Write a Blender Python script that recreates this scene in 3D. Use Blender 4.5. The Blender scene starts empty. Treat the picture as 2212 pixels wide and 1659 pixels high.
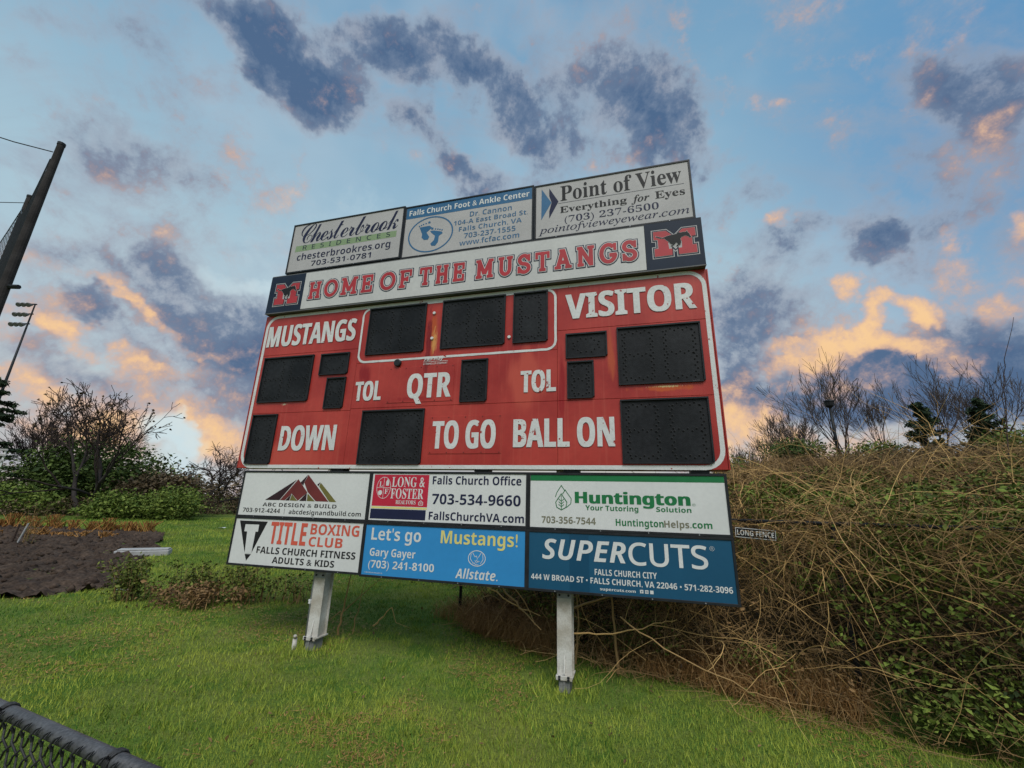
import bpy, math, random
import numpy as np
from math import radians, sin, cos, pi
from mathutils import Matrix, Vector
rng = np.random.default_rng(11)
random.seed(11)
S = bpy.context.scene
COL = S.collection

# ------------------------------------------------------------------ camera
CAM_X = Vector((0.99964607, -0.00732118, 0.02557597))
CAM_U = Vector((-0.02660319, -0.27510201, 0.96104691))
CAM_F = Vector((0.0, 0.96138717, 0.27519941))
cd = bpy.data.cameras.new('camera')
cam = bpy.data.objects.new('camera', cd)
COL.objects.link(cam)
cam.matrix_world = Matrix(((CAM_X.x, CAM_U.x, -CAM_F.x, 0), (CAM_X.y, CAM_U.y, -CAM_F.y, 0),
                           (CAM_X.z, CAM_U.z, -CAM_F.z, 1.5), (0, 0, 0, 1)))
cd.sensor_width = 36.0
cd.lens = 36.0 * 1673.18 / 4096.0
cd.clip_start = 0.05
cd.clip_end = 3000
S.camera = cam

# ------------------------------------------------------------------ light
SUN_EL, SUN_AZ = radians(52), radians(176)      # soft daylight from behind the viewer
w = bpy.data.worlds.new("World")
S.world = w
w.use_nodes = True
NT = w.node_tree
NT.nodes.clear()
N, LK = NT.nodes, NT.links

def setin(node, i, v):
    if hasattr(v, 'is_linked') or isinstance(v, bpy.types.NodeSocket):
        LK.new(v, node.inputs[i])
    else:
        node.inputs[i].default_value = v

def vm(op, a, b=None):
    n = N.new('ShaderNodeVectorMath'); n.operation = op
    setin(n, 0, a)
    if b is not None:
        setin(n, 1, b)
    return n.outputs['Value'] if op in ('DOT_PRODUCT', 'LENGTH') else n.outputs[0]

def mt(op, a, b=None, c=None, clamp=False):
    n = N.new('ShaderNodeMath'); n.operation = op; n.use_clamp = clamp
    setin(n, 0, a)
    if b is not None: setin(n, 1, b)
    if c is not None: setin(n, 2, c)
    return n.outputs[0]

def mr(v, a, b, c=0.0, d=1.0, smooth=True):
    n = N.new('ShaderNodeMapRange'); n.interpolation_type = 'SMOOTHSTEP' if smooth else 'LINEAR'
    setin(n, 0, v); n.inputs[1].default_value = a; n.inputs[2].default_value = b
    n.inputs[3].default_value = c; n.inputs[4].default_value = d
    return n.outputs[0]

def wmix(f, a, b):
    n = N.new('ShaderNodeMix'); n.data_type = 'RGBA'
    setin(n, 0, f); setin(n, 6, a); setin(n, 7, b)
    return n.outputs[2]

def wnoise(vec, scale, detail=5, rough=.55, dist=0.0):
    n = N.new('ShaderNodeTexNoise'); n.noise_dimensions = '3D'
    setin(n, 'Vector', vec); n.inputs['Scale'].default_value = scale
    n.inputs['Detail'].default_value = detail; n.inputs['Roughness'].default_value = rough
    n.inputs['Distortion'].default_value = dist
    return n

def lin(r, g, b):
    f = lambda c: ((c / 255 + .055) / 1.055) ** 2.4 if c > 10 else c / 255 / 12.92
    return (f(r), f(g), f(b), 1)

tc = N.new('ShaderNodeTexCoord')
D = tc.outputs['Generated']
# a fixed patch of the sky dome: coordinates round one compass direction, 16 degrees up
uu = vm('DOT_PRODUCT', D, CAM_X); vv = vm('DOT_PRODUCT', D, CAM_U); ww = vm('DOT_PRODUCT', D, CAM_F)
wsafe = mt('MAXIMUM', ww, .12)
front = mr(ww, .05, .35)
cx = N.new('ShaderNodeCombineXYZ')
setin(cx, 0, mt('DIVIDE', uu, wsafe)); setin(cx, 1, mt('DIVIDE', vv, wsafe)); cx.inputs[2].default_value = 1.0
P0 = cx.outputs[0]
nz = wnoise(D, 2.6, 2, .58)
nz2 = wnoise(D, 9.0, 4, .62)
warp = vm('SCALE', vm('SUBTRACT', nz.outputs['Color'], (.5, .5, .5)), None)
warp.node.inputs['Scale'].default_value = .34
warp2 = vm('SCALE', vm('SUBTRACT', nz2.outputs['Color'], (.5, .5, .5)), None)
warp2.node.inputs['Scale'].default_value = .20
P = vm('ADD', P0, vm('MULTIPLY', vm('ADD', warp, warp2), (1, 1, 0)))

def blob(PP, cx_, cy_, rx, ry, ang=0, amp=1.0):
    x0, y0, t = (cx_ - 1106) / 903.6, -(cy_ - 829.5) / 903.6, -radians(ang)
    rx, ry = rx * 1.3 / 903.6, ry * 1.3 / 903.6
    c_, s_ = cos(t), sin(t)
    X = vm('DOT_PRODUCT', PP, (c_ / rx, s_ / rx, -(c_ * x0 + s_ * y0) / rx))
    Y = vm('DOT_PRODUCT', PP, (-s_ / ry, c_ / ry, (s_ * x0 - c_ * y0) / ry))
    return mr(mt('MULTIPLY_ADD', X, X, mt('MULTIPLY', Y, Y)), 0.0, 1.0, amp, 0.0, smooth=False)

def field(lst):
    acc, PP = None, P
    for i, b_ in enumerate(lst):
        if acc is not None and i % 8 == 0:          # keeps the node evaluation sequential
            mad = N.new('ShaderNodeVectorMath'); mad.operation = 'MULTIPLY_ADD'
            LK.new(acc, mad.inputs[0]); mad.inputs[1].default_value = (1e-9, 1e-9, 1e-9); LK.new(P, mad.inputs[2])
            PP = mad.outputs[0]
        v = blob(PP, *b_)
        acc = v if acc is None else mt('ADD', acc, v)
    return acc
DARK = [
 (630,110,175,88,30,.92),(690,165,90,60,50,.85),(500,55,170,55,30,.55),(560,40,130,45,25,.8),(820,45,120,60,10,.75),(500,75,110,40,35,.55),(790,10,90,35,0,.6),
 (930,115,100,62,25,.85),(1060,190,130,78,30,.9),(1150,255,100,70,25,.7),
 (1360,195,155,80,10,.95),(1440,270,90,75,60,.85),(1340,280,120,60,0,.6),(1180,330,70,60,60,.6),(1485,300,70,40,30,.6),
 (868,250,55,70,-30,.95),(920,310,30,60,-35,.6),(1040,390,110,35,10,.75),(990,370,60,30,40,.6),
 (270,310,160,52,15,.65),(90,345,90,40,0,.4),(110,60,130,45,15,.4),(290,100,60,40,20,.3),
 (330,575,90,50,15,.6),(430,650,200,60,12,.42),(165,690,62,30,12,1.0),(100,560,140,40,20,.35),
 (560,790,190,55,14,.75),(480,720,230,60,12,.6),(380,850,230,50,10,.6),(80,800,160,35,8,.55),(230,740,90,25,20,.5),(700,740,160,70,0,.6),
 (2110,215,160,80,12,.95),(1960,180,130,50,15,.55),(2130,290,120,60,20,.6),(2050,400,130,60,20,.3),
 (1860,495,90,75,20,1.05),(1900,540,150,55,10,.9),(1985,470,80,30,-10,.6),(1650,540,85,75,40,1.0),(1720,500,50,30,0,.45),(1585,385,45,50,50,.5),(1520,430,50,90,70,.4),
 (2130,640,150,110,0,.55),(2180,540,70,50,0,.45),
 (2080,800,330,95,-8,1.5),(1850,850,260,65,-6,1.25),(1640,820,110,70,0,.75),(1590,680,85,80,40,.85),(1560,760,70,80,0,.6),(2150,880,260,110,0,1.1),
 (480,1010,260,45,0,.6),
 (420,690,430,130,12,.50),(150,830,260,110,5,.45),(600,860,200,110,0,.5),(1130,110,360,170,10,.42),(700,90,360,160,20,.42),(2000,330,260,170,0,.38),(1640,760,180,170,0,.42),(200,110,280,120,20,.38),(1150,420,260,90,5,.3),(250,420,260,120,10,.3),
]
WARM = [
 (735,185,30,18,-30,.25),(690,205,90,22,20,.22),(858,215,40,22,-20,.2),(110,75,110,40,30,.25),
 (120,740,150,20,8,.45),(320,700,210,15,20,.45),(70,850,120,22,6,.5),(330,830,120,18,14,.5),(200,770,160,18,10,.45),(60,600,90,30,20,.3),(250,660,100,22,20,.35),
 (310,880,230,36,12,.5),(240,930,230,50,8,.5),(470,920,180,40,18,.5),(250,850,430,170,5,.42),(1800,800,330,160,0,.25),
 (1620,480,38,26,20,.9),(1800,625,45,38,50,1.15),(1870,690,32,60,20,.9),(1965,675,70,26,30,1.15),(1920,765,190,30,5,.95),(1760,790,130,34,-5,.9),(2045,540,45,60,10,.55),(2190,500,30,40,0,.8),(1900,545,110,28,8,.45),(2000,230,200,40,20,.2),(2130,330,110,50,-30,.25),(1620,170,150,18,12,.35),
 (2140,620,140,80,0,.6),(1640,950,180,60,0,.75),(1600,900,110,45,0,.5),(1800,960,160,40,0,.5),
]
GLOW = [(365,905,62,40,25,.95),(405,950,70,50,0,.6),(380,1000,120,40,0,.35),(500,590,90,24,10,.35),(760,560,420,170,0,.35),(540,1000,200,40,0,.3),(1580,1000,160,60,0,.3)]

dk, wm_, gl = field(DARK), field(WARM), field(GLOW)
fb = wnoise(D, 5.5, 7, .66, .5).outputs['Fac']
fb2 = wnoise(D, 17.0, 5, .66).outputs['Fac']
dens = mt('ADD', mt('MULTIPLY', dk, .92), mt('MULTIPLY_ADD', fb, 3.0, -1.53))
dens = mt('ADD', dens, mt('MULTIPLY_ADD', fb2, 1.8, -.92))
alpha = mr(dens, -.18, 1.25, 0.0, .93)
sepD = N.new('ShaderNodeSeparateXYZ'); LK.new(D, sepD.inputs[0])
el = sepD.outputs[2]
# clear sky: physical sky blended with the paler, milky air of the evening
st = N.new('ShaderNodeTexSky'); st.sky_type = 'NISHITA'; st.sun_disc = False
st.sun_elevation = SUN_EL; st.sun_rotation = SUN_AZ
st.air_density = 1.2; st.dust_density = 2.0
stv = N.new('ShaderNodeVectorMath'); stv.operation = 'SCALE'
LK.new(st.outputs[0], stv.inputs[0]); stv.inputs['Scale'].default_value = .06
sepP = N.new('ShaderNodeSeparateXYZ'); LK.new(P0, sepP.inputs[0])
ramp = N.new('ShaderNodeValToRGB'); cr = ramp.color_ramp
cr.elements[0].position = 0.0; cr.elements[0].color = lin(208, 186, 165)
cr.elements[1].position = 1.0; cr.elements[1].color = lin(88, 142, 188)
for pp, c in ((.10, (200, 203, 200)), (.25, (190, 211, 220)), (.48, (175, 205, 220)), (.72, (138, 180, 208))):
    e_ = cr.elements.new(pp); e_.color = lin(*c)
LK.new(mt('MAXIMUM', el, 0.0), ramp.inputs[0])
clear = wmix(.12, ramp.outputs[0], stv.outputs[0])
# deeper blue away from the sunset side (north-east)
deep = mr(vm('DOT_PRODUCT', D, Vector((.80, .28, .53)).normalized()), .80, 1.02)
clear = wmix(mt('MULTIPLY', deep, .8), clear, lin(72, 134, 186))
# thin veil
veil = mr(wnoise(D, 3.2, 3, .6).outputs['Fac'], .42, .72, 0, .35)
clear = wmix(veil, clear, lin(186, 200, 212))
# soft streaked haze cloud, drawn out along the wind
mpS = N.new('ShaderNodeMapping'); setin(mpS, 'Vector', P0); mpS.inputs['Rotation'].default_value = (0, 0, radians(28)); mpS.inputs['Scale'].default_value = (2.0, 5.2, 1)
stk = mr(wnoise(mpS.outputs[0], 1.0, 6, .62, .6).outputs['Fac'], .46, .78, 0, .60)
clear = wmix(mt('MULTIPLY', stk, front), clear, lin(150, 163, 182))
cramp = N.new('ShaderNodeValToRGB'); c2 = cramp.color_ramp
c2.elements[0].position = .12; c2.elements[0].color = lin(172, 168, 178)
c2.elements[1].position = 1.0; c2.elements[1].color = lin(72, 98, 134)
e_ = c2.elements.new(.42); e_.color = lin(150, 157, 173)
e_ = c2.elements.new(.70); e_.color = lin(104, 122, 150)
LK.new(mt('ADD', mt('MULTIPLY', dens, .50), mt('MULTIPLY_ADD', fb2, .9, -.36)), cramp.inputs[0])
c_f = wmix(mt('MULTIPLY', alpha, front), clear, cramp.outputs[0])
wden = mt('ADD', mt('ADD', wm_, mt('MULTIPLY_ADD', fb2, 3.0, -1.58)), mt('MULTIPLY_ADD', fb, 2.4, -1.25))
wal = mt('MULTIPLY', mr(wden, .0, 1.25, 0, .95), front)
wramp = N.new('ShaderNodeValToRGB'); c3 = wramp.color_ramp
c3.elements[0].position = .15; c3.elements[0].color = lin(196, 172, 170)
c3.elements[1].position = 1.0; c3.elements[1].color = lin(250, 206, 152)
e_ = c3.elements.new(.5); e_.color = lin(222, 182, 158)
LK.new(mt('MULTIPLY', wden, .68), wramp.inputs[0])
c_f = wmix(wal, c_f, wramp.outputs[0])
gal = mt('MULTIPLY', mr(mt('ADD', gl, mt('MULTIPLY_ADD', fb2, .8, -.42)), .1, 1.0, 0, .9), front)
c_f = wmix(gal, c_f, lin(206, 226, 232))
# the rest of the dome: the same broken cloud
gen = mr(wnoise(D, 3.0, 3, .6).outputs['Fac'], .50, .66, 0, .8)
inv = mt('SUBTRACT', 1.0, front)
c_all = wmix(mt('MULTIPLY', gen, inv), c_f, lin(135, 146, 166))
bg = N.new('ShaderNodeBackground'); LK.new(c_all, bg.inputs[0]); bg.inputs[1].default_value = 1.0
wo = N.new('ShaderNodeOutputWorld'); LK.new(bg.outputs[0], wo.inputs[0])
w.cycles.sampling_method = 'MANUAL'; w.cycles.sample_map_resolution = 512

sl = bpy.data.lights.new('sun', 'SUN'); sl.energy = 2.3; sl.angle = radians(34); sl.color = (1, .96, .9)
sun = bpy.data.objects.new('sun', sl); COL.objects.link(sun)
sd = Vector((sin(SUN_AZ) * cos(SUN_EL), cos(SUN_AZ) * cos(SUN_EL), sin(SUN_EL)))
sun.rotation_euler = sd.to_track_quat('Z', 'Y').to_euler()
S.view_settings.view_transform = 'Standard'
S.view_settings.look = 'None'
S.view_settings.exposure = 0.0
S.view_settings.gamma = 1.0
S.cycles.use_denoising = True


# ------------------------------------------------------------------ materials
def smat(name, col, rough=.6, amt=.12, scale=6.0, col2=None, fine=0.0, bump=0.0, bscale=60, metal=0.0, spec=None, attr=False):
    """procedural material: base colour broken by two scales of noise, or by the per-piece 'tint' attribute"""
    m = bpy.data.materials.new(name); m.use_nodes = True
    n, l = m.node_tree.nodes, m.node_tree.links
    p = n['Principled BSDF']; p.inputs['Roughness'].default_value = rough; p.inputs['Metallic'].default_value = metal
    p.inputs['Specular IOR Level'].default_value = spec if spec is not None else (.15 if sum(tuple(col)[:3]) < .2 else .3)
    c1 = tuple(col)[:3]; c2 = tuple(col2)[:3] if col2 else tuple(c * (1 - amt * 2) for c in c1)
    t = n.new('ShaderNodeTexCoord')
    mx = n.new('ShaderNodeMix'); mx.data_type = 'RGBA'
    mx.inputs[6].default_value = (*c1, 1); mx.inputs[7].default_value = (*c2, 1)
    no = n.new('ShaderNodeTexNoise'); no.inputs['Scale'].default_value = scale; no.inputs['Detail'].default_value = 4
    l.new(t.outputs['Object'], no.inputs['Vector'])
    if attr:
        at = n.new('ShaderNodeAttribute'); at.attribute_name = 'tint'
        l.new(at.outputs['Fac'], mx.inputs[0])
        l.remove(mx.inputs[0].links[0])
        ad = n.new('ShaderNodeMath'); ad.operation = 'MULTIPLY_ADD'; ad.use_clamp = True
        l.new(no.outputs['Fac'], ad.inputs[0]); ad.inputs[1].default_value = .9
        sb = n.new('ShaderNodeMath'); sb.operation = 'SUBTRACT'; l.new(at.outputs['Fac'], sb.inputs[0]); sb.inputs[1].default_value = .45
        l.new(sb.outputs[0], ad.inputs[2]); l.new(ad.outputs[0], mx.inputs[0])
    else:
        r = n.new('ShaderNodeMapRange'); r.inputs[1].default_value = .38; r.inputs[2].default_value = .64
        l.new(no.outputs['Fac'], r.inputs[0]); l.new(r.outputs[0], mx.inputs[0])
    out = mx.outputs[2]
    if fine:
        nf = n.new('ShaderNodeTexNoise'); nf.inputs['Scale'].default_value = scale * 14; nf.inputs['Detail'].default_value = 3
        l.new(t.outputs['Object'], nf.inputs['Vector'])
        rf = n.new('ShaderNodeMapRange'); rf.inputs[1].default_value = .3; rf.inputs[2].default_value = .7
        rf.inputs[3].default_value = 1 - fine; rf.inputs[4].default_value = 1 + fine
        l.new(nf.outputs['Fac'], rf.inputs[0])
        vm_ = n.new('ShaderNodeVectorMath'); vm_.operation = 'SCALE'
        l.new(out, vm_.inputs[0]); l.new(rf.outputs[0], vm_.inputs['Scale']); out = vm_.outputs[0]
    l.new(out, p.inputs['Base Color'])
    if bump:
        nb = n.new('ShaderNodeTexNoise'); nb.inputs['Scale'].default_value = bscale; nb.inputs['Detail'].default_value = 4
        l.new(t.outputs['Object'], nb.inputs['Vector'])
        b_ = n.new('ShaderNodeBump'); b_.inputs['Strength'].default_value = bump; b_.inputs['Distance'].default_value = .01
        l.new(nb.outputs['Fac'], b_.inputs['Height']); l.new(b_.outputs[0], p.inputs['Normal'])
    m['out'] = 0
    return m

M = {}
M['white'] = smat('sign_white', (.68, .68, .67), .4, .035, 2.0, fine=.03, bump=.25, bscale=2.2)
M['topwhite'] = smat('weathered_white', (.45, .43, .43), .6, .05, 2.5, fine=.05, bump=.2, bscale=2.5)
M['navy'] = smat('navy_ink', (.018, .022, .06), .5, .05)
M['black'] = smat('black_ink', (.018, .018, .02), .5, .05)
M['blue'] = smat('blue_ink', (.03, .13, .27), .5, .06)
M['red'] = smat('red_ink', (.45, .035, .045), .5, .08)
M['coral'] = smat('coral_ink', (.66, .11, .07), .5, .05)
M['yellow'] = smat('yellow_ink', (.75, .66, .22), .5, .05)
M['green'] = smat('green_ink', (.012, .17, .055), .5, .06)
M['olive'] = smat('olive_grey_ink', (.20, .19, .13), .5, .05)
M['palegreen'] = smat('pale_green_ink', (.24, .33, .18), .5, .04)
M['sky_blue'] = smat('bright_blue_ink', (.035, .26, .58), .45, .05, 1.5, fine=.02)
M['deep_blue'] = smat('deep_blue_ink', (.012, .085, .165), .4, .06, 1.5, fine=.02)
M['band_blue'] = smat('darker_blue_band', (.010, .068, .135), .3, .06, 1.5, fine=.02)
M['maroon'] = smat('maroon_ink', (.17, .03, .03), .5, .1)
M['darkmaroon'] = smat('dark_maroon_ink', (.04, .02, .025), .5, .1)
M['olive_gold'] = smat('olive_gold_ink', (.17, .15, .04), .5, .1)
M['lfred'] = smat('crimson_ink', (.52, .02, .05), .5, .05)
M['panelnavy'] = smat('navy_panel_paint', (.016, .026, .048), .5, .1, 3, fine=.05)
M['frame'] = smat('dark_frame_metal', (.030, .032, .036), .45, .15, 8, metal=.2, bump=.1)
M['steel'] = smat('galvanised_steel', (.30, .31, .33), .5, .12, 12, metal=.5)
M['box'] = smat('grey_box_metal', (.13, .13, .13), .55, .12, 4)
M['post'] = smat('white_painted_aluminium', (.60, .58, .54), .6, .06, 5, col2=(.36, .32, .26), fine=.12, bump=.3, bscale=25)
M['concrete'] = smat('footing_concrete', (.24, .24, .23), .9, .15, 9, bump=.5, fine=.1)
M['stone'] = smat('pale_concrete', (.42, .41, .40), .8, .08, 9, bump=.3)
M['window'] = smat('window_black', (.010, .011, .013), .5, .12, 1.8, col2=(.022, .023, .026), fine=.25, bump=.15, bscale=120)
M['hole'] = smat('bulb_hole_black', (.004, .004, .004), .8, .0)
M['holerim'] = smat('bulb_rim_dark_grey', (.045, .045, .048), .5, .1)
M['vinyl'] = smat('white_vinyl', (.68, .68, .67), .5, .04, 5, fine=.05, bump=.08, bscale=40)
M['wood_dark'] = smat('tarred_pole_wood', (.045, .040, .040), .85, .18, 5, bump=.5, bscale=30)
M['black_vinyl'] = smat('black_vinyl_coating', (.05, .05, .052), .45, .2, 9, fine=.25, bump=.3, bscale=90)
M['railmetal'] = smat('worn_grey_rail', (.10, .10, .105), .42, .22, 10, fine=.3, bump=.25, bscale=60, metal=.2)

def red_paint():
    m = smat('red_enamel', (.45, .050, .038), .36, .06, 1.3, col2=(.32, .025, .022), fine=.05, bump=.12, bscale=3)
    n, l = m.node_tree.nodes, m.node_tree.links
    p = n['Principled BSDF']; base = p.inputs['Base Color'].links[0].from_socket
    t = [x for x in n if x.type == 'TEX_COORD'][0].outputs['Object']
    def spot(cx_, cz_, rx, rz, sc, thr):
        mp = n.new('ShaderNodeMapping'); mp.vector_type = 'TEXTURE'
        l.new(t, mp.inputs[0]); mp.inputs['Location'].default_value = (cx_, 0, cz_); mp.inputs['Scale'].default_value = (rx, 1e3, rz)
        ln = n.new('ShaderNodeVectorMath'); ln.operation = 'LENGTH'; l.new(mp.outputs[0], ln.inputs[0])
        no = n.new('ShaderNodeTexNoise'); no.inputs['Scale'].default_value = sc; no.inputs['Detail'].default_value = 6
        mp2 = n.new('ShaderNodeMapping'); mp2.inputs['Scale'].default_value = (2.2, 1, .5)
        l.new(t, mp2.inputs[0]); l.new(mp2.outputs[0], no.inputs['Vector'])
        ad = n.new('ShaderNodeMath'); ad.operation = 'MULTIPLY_ADD'; l.new(no.outputs['Fac'], ad.inputs[0]); ad.inputs[1].default_value = 1.6
        l.new(ln.outputs['Value'], ad.inputs[2])
        r = n.new('ShaderNodeMapRange'); r.interpolation_type = 'SMOOTHSTEP'
        r.inputs[1].default_value = thr; r.inputs[2].default_value = thr + .45; r.inputs[3].default_value = 1; r.inputs[4].default_value = 0
        l.new(ad.outputs[0], r.inputs[0]); return r.outputs[0]
    cur = base
    for (a, col) in ((spot(-2.14, 3.42, .10, .40, 9, 1.12), (.46, .08, .02)), (spot(-2.12, 3.30, .07, .28, 26, 1.0), (.62, .28, .08)),
                     (spot(-2.19, 3.22, .05, .7, 12, 1.15), (.20, .01, .012)),
                     (spot(.38, 2.62, .45, .05, 5, 1.05), (.50, .085, .02)), (spot(.40, 2.635, .3, .022, 34, .95), (.62, .46, .22)),
                     (spot(-.12, 3.0, .07, .4, 6, 1.05), (.46, .075, .03)), (spot(-4.1, 2.62, .1, .03, 30, .9), (.6, .5, .35)),
                     (spot(-2.98, 2.95, .16, .22, 5, 1.05), (.27, .012, .014)), (spot(-.62, 2.7, .05, .6, 4, 1.2), (.30, .012, .014)),
                     (spot(-2.3, 2.62, .5, .05, 7, 1.0), (.32, .02, .02)), (spot(-1.0, 2.75, .5, .5, 2, 1.1), (.50, .075, .05)),
                     (spot(-3.9, 1.95, .8, .3, 2, 1.1), (.50, .07, .05)), (spot(-.2, 3.62, .04, .4, 10, 1.0), (.30, .015, .016))):
        mx = n.new('ShaderNodeMix'); mx.data_type = 'RGBA'
        l.new(a, mx.inputs[0]); l.new(cur, mx.inputs[6]); mx.inputs[7].default_value = (*col, 1); cur = mx.outputs[2]
    # vertical rain streaks
    mp = n.new('ShaderNodeMapping'); mp.inputs['Scale'].default_value = (14, 1, .35); l.new(t, mp.inputs[0])
    no = n.new('ShaderNodeTexNoise'); no.inputs['Scale'].default_value = 2; no.inputs['Detail'].default_value = 3; l.new(mp.outputs[0], no.inputs['Vector'])
    r = n.new('ShaderNodeMapRange'); r.inputs[1].default_value = .55; r.inputs[2].default_value = .75; r.inputs[4].default_value = .35
    l.new(no.outputs['Fac'], r.inputs[0])
    mx = n.new('ShaderNodeMix'); mx.data_type = 'RGBA'; l.new(r.outputs[0], mx.inputs[0]); l.new(cur, mx.inputs[6]); mx.inputs[7].default_value = (.50, .10, .07, 1)
    l.new(mx.outputs[2], p.inputs['Base Color'])
    return m
M['redpaint'] = red_paint()

def peeling():
    m = smat('peeling_white_vinyl', (.66, .66, .65), .5, .05, 5, fine=.06, bump=.3, bscale=30)
    n, l = m.node_tree.nodes, m.node_tree.links
    p = n['Principled BSDF']; base = p.inputs['Base Color'].links[0].from_socket
    t = [x for x in n if x.type == 'TEX_COORD'][0].outputs['Object']
    no = n.new('ShaderNodeTexNoise'); no.inputs['Scale'].default_value = 16; no.inputs['Detail'].default_value = 6; no.inputs['Roughness'].default_value = .6; l.new(t, no.inputs['Vector'])
    big = n.new('ShaderNodeTexNoise'); big.inputs['Scale'].default_value = 1.6; l.new(t, big.inputs['Vector'])
    ad = n.new('ShaderNodeMath'); ad.operation = 'MULTIPLY_ADD'; l.new(big.outputs['Fac'], ad.inputs[0]); ad.inputs[1].default_value = .35; l.new(no.outputs['Fac'], ad.inputs[2])
    r = n.new('ShaderNodeMapRange'); r.inputs[1].default_value = .82; r.inputs[2].default_value = .85; l.new(ad.outputs[0], r.inputs[0])
    mx = n.new('ShaderNodeMix'); mx.data_type = 'RGBA'; l.new(r.outputs[0], mx.inputs[0]); l.new(base, mx.inputs[6]); mx.inputs[7].default_value = (.30, .035, .03, 1)
    l.new(mx.outputs[2], p.inputs['Base Color']); return m
M['peel'] = peeling()

def banner_white():
    m = smat('banner_white', (.56, .55, .54), .5, .05, 2, fine=.04)
    n, l = m.node_tree.nodes, m.node_tree.links
    p = n['Principled BSDF']; base = p.inputs['Base Color'].links[0].from_socket
    t = [x for x in n if x.type == 'TEX_COORD'][0].outputs['Object']
    mp = n.new('ShaderNodeMapping'); mp.vector_type = 'TEXTURE'; l.new(t, mp.inputs[0])
    mp.inputs['Location'].default_value = (-2.99, 0, 4.0); mp.inputs['Scale'].default_value = (.13, 1e3, .32)
    ln = n.new('ShaderNodeVectorMath'); ln.operation = 'LENGTH'; l.new(mp.outputs[0], ln.inputs[0])
    m2 = n.new('ShaderNodeMapping'); m2.inputs['Scale'].default_value = (5, 1, .5); l.new(t, m2.inputs[0])
    no = n.new('ShaderNodeTexNoise'); no.inputs['Scale'].default_value = 9; no.inputs['Detail'].default_value = 5; l.new(m2.outputs[0], no.inputs['Vector'])
    ad = n.new('ShaderNodeMath'); ad.operation = 'MULTIPLY_ADD'; l.new(no.outputs['Fac'], ad.inputs[0]); ad.inputs[1].default_value = 2.4; l.new(ln.outputs['Value'], ad.inputs[2])
    r = n.new('ShaderNodeMapRange'); r.inputs[1].default_value = 1.45; r.inputs[2].default_value = 1.9; r.inputs[3].default_value = .75; r.inputs[4].default_value = 0
    l.new(ad.outputs[0], r.inputs[0])
    mx = n.new('ShaderNodeMix'); mx.data_type = 'RGBA'; l.new(r.outputs[0], mx.inputs[0]); l.new(base, mx.inputs[6]); mx.inputs[7].default_value = (.16, .13, .11, 1)
    l.new(mx.outputs[2], p.inputs['Base Color'])
    return m
M['bannerwhite'] = banner_white()

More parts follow.
